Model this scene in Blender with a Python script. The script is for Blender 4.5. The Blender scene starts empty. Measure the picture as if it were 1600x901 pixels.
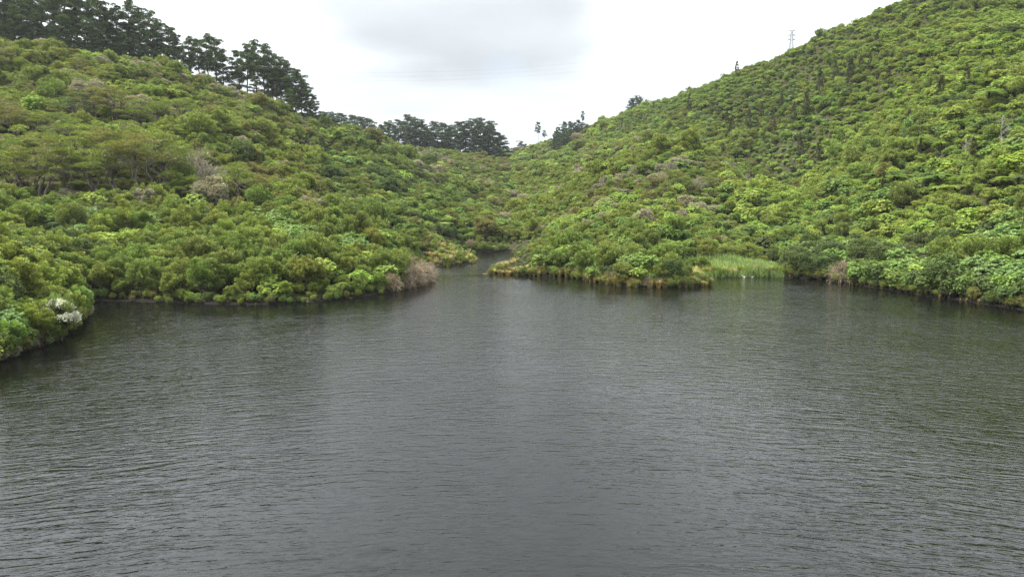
import bpy, math, random, zlib
import numpy as np

sc = bpy.context.scene
C = sc.collection
RNG = np.random.default_rng(11)
random.seed(5)
R = math.radians

# ------------------------------------------------------------------ camera
F = 1150.0                      # focal length in photo pixels (1600 wide)
CAMZ = 10.0
PITCH = math.atan(130.5 / F)
cd = bpy.data.cameras.new('camera'); cam = bpy.data.objects.new('camera', cd); C.objects.link(cam)
cam.location = (0, 0, CAMZ); cam.rotation_euler = (R(90) - PITCH, 0, 0)
cd.sensor_width = 36.0; cd.lens = 36.0 * F / 1600.0
cd.clip_start = 0.5; cd.clip_end = 9000
sc.camera = cam

# ------------------------------------------------------------------ light
SUN_EL, SUN_AZ = R(52), R(262)     # sun behind thin cloud, left of the view
w = bpy.data.worlds.new("World"); sc.world = w; w.use_nodes = True
wt = w.node_tree; wt.nodes.clear()
def WN(t, **k):
    n = wt.nodes.new(t)
    for a, b in k.items(): setattr(n, a, b)
    return n
def wmath(op, a, b=None, c=None, clamp=False):
    n = WN('ShaderNodeMath', operation=op, use_clamp=clamp)
    for i, x in enumerate((a, b, c)):
        if x is None: continue
        if isinstance(x, (int, float)): n.inputs[i].default_value = x
        else: wt.links.new(x, n.inputs[i])
    return n.outputs[0]
sky = WN('ShaderNodeTexSky', sky_type='NISHITA', sun_disc=False)
sky.sun_elevation = SUN_EL; sky.sun_rotation = SUN_AZ; sky.altitude = 150; sky.dust_density = 1.5
tc = WN('ShaderNodeTexCoord'); sep = WN('ShaderNodeSeparateXYZ'); wt.links.new(tc.outputs['Generated'], sep.inputs[0])
zz = wmath('ADD', wmath('MAXIMUM', sep.outputs[2], 0.0), 0.16)
px = wmath('DIVIDE', sep.outputs[0], zz); py = wmath('DIVIDE', sep.outputs[1], zz)
cmb = WN('ShaderNodeCombineXYZ'); wt.links.new(px, cmb.inputs[0]); wt.links.new(py, cmb.inputs[1]); cmb.inputs[2].default_value = 3.7
nz = WN('ShaderNodeTexNoise'); nz.inputs['Scale'].default_value = 0.55; nz.inputs['Detail'].default_value = 5; nz.inputs['Roughness'].default_value = 0.52
wt.links.new(cmb.outputs[0], nz.inputs['Vector'])
nz2 = WN('ShaderNodeTexNoise'); nz2.inputs['Scale'].default_value = 1.3; nz2.inputs['Detail'].default_value = 6
wt.links.new(cmb.outputs[0], nz2.inputs['Vector'])
def blob(cx, cy, rx, ry):          # a cloud bank in the cloud layer above the valley
    dx = wmath('DIVIDE', wmath('SUBTRACT', px, cx), rx); dy = wmath('DIVIDE', wmath('SUBTRACT', py, cy), ry)
    d = wmath('SQRT', wmath('ADD', wmath('MULTIPLY', dx, dx), wmath('MULTIPLY', dy, dy)))
    d = wmath('ADD', d, wmath('MULTIPLY', wmath('SUBTRACT', nz2.outputs['Fac'], 0.5), 1.5))
    mr = WN('ShaderNodeMapRange', interpolation_type='SMOOTHSTEP'); wt.links.new(d, mr.inputs[0])
    mr.inputs[1].default_value = 0.35; mr.inputs[2].default_value = 1.15; mr.inputs[3].default_value = 1; mr.inputs[4].default_value = 0
    return mr.outputs[0]
bank = blob(-0.18, 2.40, 0.75, 1.10)
gap = blob(-0.03, 3.0, 0.11, 0.24)
mrc = WN('ShaderNodeMapRange', interpolation_type='SMOOTHSTEP'); wt.links.new(nz.outputs['Fac'], mrc.inputs[0])
mrc.inputs[1].default_value = 0.38; mrc.inputs[2].default_value = 0.62; mrc.inputs[3].default_value = 0.86; mrc.inputs[4].default_value = 1.14
low = WN('ShaderNodeMapRange'); wt.links.new(sep.outputs[2], low.inputs[0])
low.inputs[1].default_value = 0.13; low.inputs[2].default_value = 0.36; low.inputs[3].default_value = 3.9; low.inputs[4].default_value = 8.4
zen = WN('ShaderNodeMapRange', interpolation_type='SMOOTHSTEP'); wt.links.new(sep.outputs[2], zen.inputs[0]); zen.inputs[1].default_value = 0.25; zen.inputs[2].default_value = 1.0; zen.inputs[3].default_value = 0; zen.inputs[4].default_value = 2.4
lum = wmath('MULTIPLY', wmath('MULTIPLY', wmath('ADD', low.outputs[0], zen.outputs[0]), mrc.outputs[0]), wmath('SUBTRACT', 1.0, wmath('MULTIPLY', bank, 0.49)))
ccol = WN('ShaderNodeMixRGB', blend_type='MIX'); 
cf = WN('ShaderNodeMapRange'); wt.links.new(sep.outputs[2], cf.inputs[0]); cf.inputs[1].default_value = 0.02; cf.inputs[2].default_value = 0.22
wt.links.new(cf.outputs[0], ccol.inputs[0]); ccol.inputs[1].default_value = (0.89, 0.97, 1.04, 1); ccol.inputs[2].default_value = (0.95, 1.0, 1.04, 1)
cmul = WN('ShaderNodeMixRGB', blend_type='MULTIPLY'); cmul.inputs[0].default_value = 1
wt.links.new(ccol.outputs[0], cmul.inputs[1]); wt.links.new(lum, cmul.inputs[2])
smix = WN('ShaderNodeMixRGB', blend_type='MIX')
wt.links.new(wmath('SUBTRACT', 0.96, wmath('MULTIPLY', gap, 0.17)), smix.inputs[0])
wt.links.new(sky.outputs[0], smix.inputs[1]); wt.links.new(cmul.outputs[0], smix.inputs[2])
bg = WN('ShaderNodeBackground'); bg.inputs[1].default_value = 0.1
wo = WN('ShaderNodeOutputWorld'); wt.links.new(smix.outputs[0], bg.inputs[0]); wt.links.new(bg.outputs[0], wo.inputs[0])
sl = bpy.data.lights.new('sun', 'SUN'); sun = bpy.data.objects.new('sun', sl); C.objects.link(sun)
sl.energy = 3.0; sl.angle = R(9); sl.color = (1.0, 0.96, 0.88)
sdir = (math.cos(SUN_EL) * math.sin(SUN_AZ), math.cos(SUN_EL) * math.cos(SUN_AZ), math.sin(SUN_EL))
from mathutils import Vector, Matrix
sun.rotation_euler = Vector(sdir).to_track_quat('Z', 'Y').to_euler()
sc.view_settings.view_transform = 'Standard'; sc.view_settings.look = 'None'
sc.view_settings.exposure = 1.42; sc.view_settings.gamma = 1.0; sc.view_settings.use_curve_mapping = False
cy = sc.cycles
cy.max_bounces = 5; cy.diffuse_bounces = 3; cy.glossy_bounces = 2; cy.transmission_bounces = 3; cy.transparent_max_bounces = 8
cy.use_denoising = True; cy.denoiser = 'OPENIMAGEDENOISE'; cy.denoising_prefilter = 'NONE'; cy.use_adaptive_sampling = True; cy.adaptive_threshold = 0.015
cy.caustics_reflective = False; cy.caustics_refractive = False

# ------------------------------------------------------------------ projection helpers
cp, sp_ = math.cos(PITCH), math.sin(PITCH)
def ray(u, v):
    a = (np.asarray(u, float) - 800) / F; b = (450.5 - np.asarray(v, float)) / F
    return a, cp + b * sp_, -sp_ + b * cp          # world x, y, z (forward depth 1)
def on_water(u, v):
    x, y, z = ray(u, v); t = -CAMZ / z
    return x * t, y * t
def at_depth(u, v, Y):
    x, y, z = ray(u, v); t = Y / y
    return x * t, Y, CAMZ + z * t
def project(x, y, z):
    dz = z - CAMZ; d = y * cp - dz * sp_; up = y * sp_ + dz * cp
    d = np.maximum(d, 0.01)
    return 800 + F * x / d, 450.5 - F * up / d, d

# ------------------------------------------------------------------ terrain
SHORE_PX = [(-70, 610), (0, 566), (40, 550), (85, 536), (122, 511), (138, 492), (134, 478), (140, 469), (200, 471), (300, 475), (400, 476),
 (480, 473), (540, 467), (600, 459), (645, 449), (672, 440), (668, 430), (655, 421), (652, 416), (700, 416), (738, 412), (748, 407), (742, 403), (726, 400), (722, 396),
 (738, 394), (798, 393.5), (804, 400), (793, 412), (768, 422), (771, 428), (795, 430), (830, 431), (882, 432), (900, 436), (940, 443), (985, 448),
 (1040, 449), (1080, 449), (1110, 446), (1111, 442), (1090, 436), (1086, 433), (1110, 433), (1160, 432), (1210, 432), (1240, 434), (1290, 438), (1330, 444), (1380, 452),
 (1430, 460), (1480, 466), (1530, 474), (1580, 482), (1640, 493)]
shore = [tuple(float(q) for q in on_water(u, v)) for u, v in SHORE_PX]
shore += [(60, 55), (64, 30), (62, -14), (-52, -14), (-48, 20)]
shore = np.array(shore)
def poly_sd(x, y, P):
    """signed distance to polygon, negative inside"""
    x = np.asarray(x, float); y = np.asarray(y, float)
    d2 = np.full(x.shape, 1e18); ins = np.zeros(x.shape, bool)
    n = len(P)
    for i in range(n):
        ax, ay = P[i]; bx, by = P[(i + 1) % n]
        ex, ey = bx - ax, by - ay
        t = np.clip(((x - ax) * ex + (y - ay) * ey) / (ex * ex + ey * ey + 1e-12), 0, 1)
        dx = x - ax - t * ex; dy = y - ay - t * ey
        d2 = np.minimum(d2, dx * dx + dy * dy)
        c = ((ay > y) != (by > y)) & (x < ex * (y - ay) / (ey + (1e-12 if ey == 0 else 0)) + ax)
        ins ^= c
    d = np.sqrt(d2)
    return np.where(ins, -d, d)

# (u, v of the canopy top, distance, canopy height)
CT = [
 # left promontory close to the camera
 (0, 480, 50, 2.4), (0, 420, 56, 2.6), (0, 372, 66, 2.6), (60, 400, 66, 2.6), (105, 425, 70, 2.5), (40, 455, 57, 2.5), (-120, 330, 70, 2.5), (125, 455, 69, 2.4),
 # low left bank
 (0, 335, 96, 2.8), (150, 400, 86, 2.6), (150, 330, 104, 2.8), (300, 400, 84, 2.6), (300, 330, 106, 2.8), (450, 400, 84, 2.6), (450, 335, 106, 2.8), (600, 352, 106, 2.7), (600, 400, 92, 2.6), (640, 395, 99, 2.4), (380, 345, 100, 2.8), (530, 345, 105, 2.8),
 # left hill
 (0, 250, 122, 3.2), (0, 160, 150, 3.0), (0, 82, 182, 3.0), (80, 72, 188, 3.0), (150, 250, 124, 3.8), (150, 165, 150, 3.2), (170, 92, 188, 3.0), (230, 230, 130, 4.2), (300, 265, 125, 3.5), (300, 190, 152, 3.0), (260, 112, 200, 2.8),
 (350, 140, 212, 2.8), (420, 165, 222, 2.8), (490, 188, 236, 2.8), (400, 265, 134, 3.0), (400, 215, 168, 2.8), (470, 290, 136, 2.8), (480, 240, 185, 2.8), (-150, 60, 175, 3), (-150, 200, 130, 3), (-150, 300, 95, 3),
 # middle of the valley, left
 (560, 300, 150, 2.8), (560, 250, 205, 2.8), (560, 207, 270, 2.8), (620, 330, 138, 2.7), (640, 290, 180, 2.8), (640, 245, 270, 2.8), (640, 232, 320, 3.0), (700, 340, 160, 2.6), (700, 300, 215, 2.7), (700, 262, 300, 2.8), (700, 240, 350, 3.0), (780, 250, 430, 3), (760, 246, 400, 3), (795, 246, 460, 2.5), (806, 243, 520, 2.5),
 (690, 392, 127, 0.8), (700, 365, 142, 1.6), (740, 372, 150, 2.4), (660, 372, 133, 1.2),
 # valley floor
 (790, 352, 175, 2.5), (790, 320, 225, 2.6), (790, 290, 300, 2.7), (800, 262, 420, 2.7), (810, 240, 560, 2.5), (850, 348, 182, 1.2), (845, 352, 172, 1.2), (868, 318, 196, 2.6), (815, 335, 215, 2.6), (830, 300, 260, 2.6),
 # nose of the spur
 (830, 395, 125, 2.2), (900, 395, 116, 2.2), (960, 395, 108, 2.4), (1040, 405, 104, 2.4), (900, 350, 145, 2.6), (960, 350, 132, 2.6), (1040, 360, 120, 2.8), (1080, 395, 110, 2.6), (1110, 375, 116, 2.6),
 (940, 305, 172, 2.6), (1000, 310, 150, 2.6), (1060, 310, 146, 2.6), (1120, 330, 136, 2.6), (920, 275, 215, 2.6), (1000, 265, 178, 2.6), (1080, 270, 170, 2.6), (1090, 222, 196, 2.6), (1140, 255, 172, 2.6), (1185, 292, 156, 2.6), (1130, 345, 132, 2.6), (1095, 205, 262, 2.6), (1165, 225, 242, 2.6),
 (880, 255, 300, 2.6), (940, 236, 335, 2.6), (1010, 222, 290, 2.6), (1060, 200, 280, 2.6),
 # gully and reed flat
 (1160, 402, 112, 1.0), (1140, 382, 124, 1.6), (1150, 368, 146, 2.4), (1172, 345, 172, 2.6), (1205, 305, 198, 2.6), (1235, 270, 212, 2.6),
 # right hill
 (1250, 400, 112, 2.4), (1250, 350, 130, 2.6), (1280, 300, 152, 2.6), (1300, 250, 178, 2.6), (1250, 200, 222, 2.6), (1200, 160, 262, 2.6), (1300, 150, 222, 2.6), (1400, 100, 205, 2.6), (1380, 400, 97, 2.8), (1380, 340, 112, 2.8), (1400, 260, 134, 2.8), (1400, 180, 165, 2.6),
 (1500, 420, 84, 2.8), (1500, 350, 97, 2.8), (1500, 270, 113, 2.8), (1500, 190, 138, 2.8), (1500, 100, 170, 2.8), (1500, 20, 212, 2.8), (1600, 420, 74, 3.0), (1600, 340, 86, 3.0), (1600, 240, 105, 3.0), (1600, 130, 140, 2.8), (1600, 20, 190, 2.8),
 (1750, 420, 66, 2.8), (1750, 250, 92, 2.8), (1750, 100, 140, 2.8), (1750, -40, 200, 2.8), (1600, -60, 230, 2.8),
 # skyline on the right
 (1430, 0, 240, 2.5), (1360, 28, 252, 2.5), (1300, 47, 268, 2.5), (1230, 80, 290, 2.5), (1150, 112, 315, 2.5), (1070, 142, 345, 2.5), (1000, 167, 380, 2.5), (940, 187, 420, 2.5), (900, 203, 455, 2.5), (850, 224, 510, 2.5), (815, 238, 580, 2.5),
 (1100, 160, 285, 2.6), (1000, 195, 330, 2.6), (920, 215, 390, 2.6), (870, 235, 420, 2.6),
]
cx = []; 
for u, v, Y, h in CT:
    X, Yw, Z = at_depth(u, v, Y); cx.append((X, Yw, Z - h * 0.9))
def below(u, v, Y, drop, k=1.25):       # ground falling away behind a skyline
    X, Yw, Z = at_depth(u, v, Y); cx.append((X * k * 0.98, Y * k, Z - drop))
for a in ((1430, 0, 240, 4), (1300, 47, 268, 6), (1150, 112, 315, 12), (1000, 167, 380, 14), (900, 203, 455, 18), (840, 226, 520, 22)): below(*a)
for a in ((80, 75, 188, 1), (260, 112, 200, 6), (350, 140, 212, 8), (420, 165, 222, 9), (490, 190, 236, 8)): below(*a, k=1.22)
cx += [(-260, 120, 60), (-260, 250, 90), (-200, 330, 66), (-120, 330, 40), (-92, 380, 36), (-60, 360, 34), (-20, 520, 40), (0, 700, 42), (10, 900, 58), (25, 620, 40), (-200, 700, 70), (-250, 950, 90), (250, 900, 110), (330, 420, 130), (330, 250, 140), (300, 100, 110), (110, 40, 22), (120, 0, 24), (-75, 30, 10), (-90, 0, 14),
       (200, 600, 90), (325, 850, 168), (400, 850, 175), (400, 500, 150), (-110, 60, 16), (95, 80, 16)]
for x, y in shore: cx.append((x, y, 0.35))
cx = np.array(cx)
def tps_fit(P, z, lam):
    n = len(P); d = np.sqrt(((P[:, None] - P[None]) ** 2).sum(-1)); K = np.where(d > 0, d * d * np.log(d + 1e-9), 0)
    A = np.zeros((n + 3, n + 3)); A[:n, :n] = K + lam * np.eye(n); A[:n, n] = 1; A[:n, n + 1:] = P; A[n, :n] = 1; A[n + 1:, :n] = P.T
    return np.linalg.solve(A, np.concatenate([z, np.zeros(3)]))
SC = 100.0
PT = cx[:, :2] / SC; coef = tps_fit(PT, cx[:, 2], 0.004)
gx = np.unique(np.concatenate([np.arange(-300, -110, 6), np.arange(-110, 112, 2.0), np.arange(112, 424, 6)]))
gy = np.unique(np.concatenate([np.arange(-30, 20, 5), np.arange(20, 200, 2.0), np.arange(200, 420, 4), np.arange(420, 980, 10)]))
GX, GY = np.meshgrid(gx, gy)
qx, qy = GX.ravel() / SC, GY.ravel() / SC
Z = coef[-3] + coef[-2] * qx + coef[-1] * qy
for i in range(len(PT)):
    d2 = (qx - PT[i, 0]) ** 2 + (qy - PT[i, 1]) ** 2
    Z = Z + coef[i] * 0.5 * d2 * np.log(d2 + 1e-12)
_x, _y = GX.ravel(), GY.ravel()      # small gullies and knolls on the slopes
_w = np.clip((Z - 9) / 14, 0, 1) * np.clip((330 - _y) / 80, 0, 1)
Z = Z + _w * (1.3 * np.sin(_x * .21 + 1.2 * np.sin(_y * .05)) * np.sin(_y * .085 + .6 * np.sin(_x * .07)) + .7 * np.sin(_x * .43 - _y * .16 + 2.0))
SD = poly_sd(GX.ravel(), GY.ravel(), shore)
land = np.maximum(Z, 0.25)
k = np.clip(SD / 5.0, 0, 1); k = k * k * (3 - 2 * k)
zl = 0.06 + 0.32 * np.clip(SD / 1.5, 0, 1) + (land - 0.38) * k
Z = np.where(SD < 0, np.maximum(SD * 0.45, -2.5), np.maximum(zl, 0.06))
Z = Z.reshape(GX.shape); SD = SD.reshape(GX.shape)
def bil(A, x, y):
    x = np.clip(x, gx[0], gx[-1] - 1e-6); y = np.clip(y, gy[0], gy[-1] - 1e-6)
    i = np.searchsorted(gx, x, side='right') - 1; j = np.searchsorted(gy, y, side='right') - 1
    i = np.clip(i, 0, len(gx) - 2); j = np.clip(j, 0, len(gy) - 2)
    fx = (x - gx[i]) / (gx[i + 1] - gx[i]); fy = (y - gy[j]) / (gy[j + 1] - gy[j])
    return (A[j, i] * (1 - fx) + A[j, i + 1] * fx) * (1 - fy) + (A[j + 1, i] * (1 - fx) + A[j + 1, i + 1] * fx) * fy
def height(x, y): return bil(Z, np.asarray(x, float), np.asarray(y, float))
def shore_dist(x, y): return bil(SD, np.asarray(x, float), np.asarray(y, float))
def hit(u, v, lift=0.0):
    """first ground point (raised by lift) seen through photo point u, v"""
    rx, ry, rz = ray(u, v); t = np.arange(30, 950, 0.5)
    X, Y, ZZ = rx * t, ry * t, CAMZ + rz * t
    h = height(X, Y) + lift
    b = np.where(ZZ < h)[0]
    i = b[0] if len(b) else len(t) - 1
    return float(X[i]), float(Y[i])
def at_uY(u, Y):
    X = (u - 800) / F * Y
    for _ in range(3):
        z = float(height(X, Y)); d = Y * cp - (z - CAMZ) * sp_; X = (u - 800) / F * d
    return X, Y, z
def height_to_reach(x, y, z, vtop):
    b = (450.5 - vtop) / F                       # up/d = b
    # (y*sp + dz*cp) = b*(y*cp - dz*sp)
    dz = y * (b * cp - sp_) / (cp + b * sp_)
    return CAMZ + dz - z

# ------------------------------------------------------------------ materials
def newmat(name):
    m = bpy.data.materials.new(name); m.use_nodes = True; nt = m.node_tree; nt.nodes.clear(); return m, nt
def N(nt, t, **k):
    n = nt.nodes.new(t)
    for a, b in k.items(): setattr(n, a, b)
    return n
def leaf_material(name, trans=0.3, rough=0.55, spec=0.35, hue=0.5, under=1.0):
    m, nt = newmat(name); L = nt.links.new
    ti = N(nt, 'ShaderNodeAttribute', attribute_type='INSTANCER', attribute_name='tint')
    to = N(nt, 'ShaderNodeAttribute', attribute_type='GEOMETRY', attribute_name='tone')
    oc = N(nt, 'ShaderNodeTexCoord'); nz = N(nt, 'ShaderNodeTexNoise'); nz.inputs['Scale'].default_value = 1.6; nz.inputs['Detail'].default_value = 3
    L(oc.outputs['Object'], nz.inputs['Vector'])
    mr = N(nt, 'ShaderNodeMapRange'); L(nz.outputs['Fac'], mr.inputs[0]); mr.inputs[1].default_value = .3; mr.inputs[2].default_value = .7; mr.inputs[3].default_value = .78; mr.inputs[4].default_value = 1.22
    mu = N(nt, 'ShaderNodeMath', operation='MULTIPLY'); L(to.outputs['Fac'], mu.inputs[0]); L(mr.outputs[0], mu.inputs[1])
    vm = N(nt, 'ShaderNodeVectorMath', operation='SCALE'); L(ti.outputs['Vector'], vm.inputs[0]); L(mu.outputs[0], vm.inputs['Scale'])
    hs = N(nt, 'ShaderNodeHueSaturation'); L(vm.outputs[0], hs.inputs['Color'])
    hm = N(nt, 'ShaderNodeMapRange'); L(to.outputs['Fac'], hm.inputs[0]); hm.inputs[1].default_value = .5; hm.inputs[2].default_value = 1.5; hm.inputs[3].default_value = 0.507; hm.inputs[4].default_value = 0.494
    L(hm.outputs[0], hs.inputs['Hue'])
    p = N(nt, 'ShaderNodeBsdfPrincipled'); L(hs.outputs[0], p.inputs['Base Color']); p.inputs['Roughness'].default_value = rough; p.inputs['Specular IOR Level'].default_value = spec
    tr = N(nt, 'ShaderNodeBsdfTranslucent'); sat = N(nt, 'ShaderNodeMixRGB', blend_type='MULTIPLY'); sat.inputs[0].default_value = 1; sat.inputs[2].default_value = (1.1 * trans * 2, 1.15 * trans * 2, 0.6 * trans * 2, 1)
    L(hs.outputs[0], sat.inputs[1]); L(sat.outputs[0], tr.inputs['Color'])
    mx = N(nt, 'ShaderNodeAddShader'); L(p.outputs[0], mx.inputs[0]); L(tr.outputs[0], mx.inputs[1])
    o = N(nt, 'ShaderNodeOutputMaterial'); L(mx.outputs[0], o.inputs['Surface'])
    return m
def bark_material(name, c1, c2, scale=6.0):
    m, nt = newmat(name); L = nt.links.new
    oc = N(nt, 'ShaderNodeTexCoord'); mp = N(nt, 'ShaderNodeMapping'); mp.inputs['Scale'].default_value = (scale, scale, scale * .25); L(oc.outputs['Object'], mp.inputs[0])
    nz = N(nt, 'ShaderNodeTexNoise'); nz.inputs['Scale'].default_value = 1; nz.inputs['Detail'].default_value = 4; L(mp.outputs[0], nz.inputs['Vector'])
    cr = N(nt, 'ShaderNodeValToRGB'); cr.color_ramp.elements[0].position = .35; cr.color_ramp.elements[1].position = .68
    cr.color_ramp.elements[0].color = (*c1, 1); cr.color_ramp.elements[1].color = (*c2, 1); L(nz.outputs['Fac'], cr.inputs[0])
    p = N(nt, 'ShaderNodeBsdfPrincipled'); L(cr.outputs[0], p.inputs['Base Color']); p.inputs['Roughness'].default_value = .85; p.inputs['Specular IOR Level'].default_value = .2
    bp = N(nt, 'ShaderNodeBump'); bp.inputs['Strength'].default_value = .5; bp.inputs['Distance'].default_value = .03; L(nz.outputs['Fac'], bp.inputs['Height']); L(bp.outputs[0], p.inputs['Normal'])
    o = N(nt, 'ShaderNodeOutputMaterial'); L(p.outputs[0], o.inputs['Surface'])
    return m
M_FINE = leaf_material('fine_foliage', trans=.2, rough=.6, spec=.25)
M_BROAD = leaf_material('glossy_foliage', trans=.22, rough=.55, spec=.18)
M_NEEDLE = leaf_material('needle_foliage', trans=.1, rough=.6, spec=.25)
M_BLADE = leaf_material('blade_foliage', trans=.15, rough=.5, spec=.35)
M_TWIG = leaf_material('dry_twigs', trans=.0, rough=.8, spec=.1)
M_PETAL = leaf_material('white_petals', trans=.25, rough=.6, spec=.2)
M_BARK = bark_material('brown_bark', (.035, .026, .019), (.12, .095, .075))
M_GREYBARK = bark_material('grey_bark', (.13, .11, .095), (.36, .33, .29))
M_KANUKABARK = bark_material('flaky_grey_brown_bark', (.06, .05, .04), (.22, .19, .16))
M_PINEBARK = bark_material('pine_bark', (.03, .022, .018), (.10, .075, .06), 3)
M_FERNBARK = bark_material('fern_trunk', (.012, .009, .007), (.05, .035, .025), 12)
M_DRIFT = bark_material('bleached_wood', (.45, .43, .39), (.75, .73, .68), 10)

M_DEADWOOD = bark_material('weathered_deadwood', (.15, .135, .115), (.34, .32, .285), 8)
def ground_material():
    m, nt = newmat('leaf_litter_soil'); L = nt.links.new
    oc = N(nt, 'ShaderNodeTexCoord'); n1 = N(nt, 'ShaderNodeTexNoise'); n1.inputs['Scale'].default_value = .35; n1.inputs['Detail'].default_value = 8; n1.inputs['Roughness'].default_value = .65; L(oc.outputs['Object'], n1.inputs['Vector'])
    cr = N(nt, 'ShaderNodeValToRGB'); e = cr.color_ramp.elements
    e[0].position = .32; e[0].color = (.020, .016, .010, 1); e[1].position = .7; e[1].color = (.050, .070, .018, 1)
    x = e.new(.5); x.color = (.045, .042, .018, 1); L(n1.outputs['Fac'], cr.inputs[0])
    ge = N(nt, 'ShaderNodeNewGeometry'); sz = N(nt, 'ShaderNodeSeparateXYZ'); L(ge.outputs['Position'], sz.inputs[0]); wm = N(nt, 'ShaderNodeMapRange'); L(sz.outputs[2], wm.inputs[0]); wm.inputs[1].default_value = .15; wm.inputs[2].default_value = .6; wm.inputs[3].default_value = 0; wm.inputs[4].default_value = 1
    wet = N(nt, 'ShaderNodeMixRGB'); L(wm.outputs[0], wet.inputs[0]); wet.inputs[1].default_value = (.012, .010, .007, 1); L(cr.outputs[0], wet.inputs[2])
    p = N(nt, 'ShaderNodeBsdfPrincipled'); L(wet.outputs[0], p.inputs['Base Color']); p.inputs['Roughness'].default_value = .95; p.inputs['Specular IOR Level'].default_value = .15
    n2 = N(nt, 'ShaderNodeTexNoise'); n2.inputs['Scale'].default_value = 3; n2.inputs['Detail'].default_value = 6; L(oc.outputs['Object'], n2.inputs['Vector'])
    bp = N(nt, 'ShaderNodeBump'); bp.inputs['Strength'].default_value = .8; bp.inputs['Distance'].default_value = .25; L(n2.outputs['Fac'], bp.inputs['Height']); L(bp.outputs[0], p.inputs['Normal'])
    o = N(nt, 'ShaderNodeOutputMaterial'); L(p.outputs[0], o.inputs['Surface']); return m

def water_material():
    m, nt = newmat('wind_rippled_water'); L = nt.links.new
    oc = N(nt, 'ShaderNodeTexCoord')
    def mth(op, a, b=None, cl=False):
        n = N(nt, 'ShaderNodeMath', operation=op, use_clamp=cl)
        for i, x in enumerate((a, b)):
            if x is None: continue
            if isinstance(x, (int, float)): n.inputs[i].default_value = x
            else: L(x, n.inputs[i])
        return n.outputs[0]
    wp = N(nt, 'ShaderNodeTexNoise'); wp.inputs['Scale'].default_value = .22; wp.inputs['Detail'].default_value = 2; L(oc.outputs['Object'], wp.inputs['Vector'])
    wa = N(nt, 'ShaderNodeVectorMath', operation='MULTIPLY_ADD'); L(wp.outputs['Color'], wa.inputs[0]); wa.inputs[1].default_value = (1.1, 1.1, 0)
    so = N(nt, 'ShaderNodeSeparateXYZ'); L(oc.outputs['Object'], so.inputs[0])      # wave fronts bend round as they run up the lake
    co = N(nt, 'ShaderNodeCombineXYZ'); L(so.outputs[0], co.inputs[0]); L(mth('ADD', so.outputs[1], mth('MULTIPLY', mth('MULTIPLY', so.outputs[0], so.outputs[0]), 0.0095)), co.inputs[1]); L(co.outputs[0], wa.inputs[2])
    def crest(rot, sx, sy, det, dist, ridge):
        mp = N(nt, 'ShaderNodeMapping'); mp.inputs['Rotation'].default_value = (0, 0, rot); mp.inputs['Scale'].default_value = (sx, sy, 1); L(wa.outputs[0], mp.inputs[0])
        t = N(nt, 'ShaderNodeTexNoise'); t.inputs['Scale'].default_value = 1; t.inputs['Detail'].default_value = det; t.inputs['Roughness'].default_value = .5; t.inputs['Distortion'].default_value = dist
        L(mp.outputs[0], t.inputs['Vector'])
        if not ridge: return t.outputs['Fac']
        a = mth('SUBTRACT', 1.0, mth('MULTIPLY', mth('ABSOLUTE', mth('SUBTRACT', t.outputs['Fac'], .5)), 3.0))
        return a
    big = crest(R(-8), .36, 1.55, 2, .3, True)
    mid = crest(R(9), 1.1, 4.0, 2, .4, True)
    small = crest(R(-5), 3.2, 7.5, 2, .5, False)
    patch = N(nt, 'ShaderNodeTexNoise'); patch.inputs['Scale'].default_value = .05; patch.inputs['Detail'].default_value = 3; L(oc.outputs['Object'], patch.inputs['Vector'])
    pm = N(nt, 'ShaderNodeMapRange'); L(patch.outputs['Fac'], pm.inputs[0]); pm.inputs[1].default_value = .35; pm.inputs[2].default_value = .65; pm.inputs[3].default_value = .6; pm.inputs[4].default_value = 1.15
    # the lee of the banks is calmer: 'calm' is the distance from the shore, stored on the mesh
    cl = N(nt, 'ShaderNodeAttribute', attribute_type='GEOMETRY', attribute_name='offshore')
    cm = N(nt, 'ShaderNodeMapRange', interpolation_type='SMOOTHSTEP'); L(cl.outputs['Fac'], cm.inputs[0]); cm.inputs[1].default_value = 0; cm.inputs[2].default_value = 10; cm.inputs[3].default_value = .42; cm.inputs[4].default_value = 1
    h = mth('ADD', mth('ADD', mth('MULTIPLY', big, .026), mth('MULTIPLY', mid, .012)), mth('MULTIPLY', small, .0095))
    h = mth('MULTIPLY', h, mth('MULTIPLY', pm.outputs[0], cm.outputs[0]))
    bp = N(nt, 'ShaderNodeBump'); bp.inputs['Strength'].default_value = 1; bp.inputs['Distance'].default_value = 1.0; L(h, bp.inputs['Height'])
    p = N(nt, 'ShaderNodeBsdfPrincipled'); p.inputs['Base Color'].default_value = (.004, .0045, .0038, 1); p.inputs['Roughness'].default_value = .06; p.inputs['IOR'].default_value = 1.333
    p.inputs['Specular IOR Level'].default_value = .5
    L(bp.outputs[0], p.inputs['Normal'])
    o = N(nt, 'ShaderNodeOutputMaterial'); L(p.outputs[0], o.inputs['Surface']); return m

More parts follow.
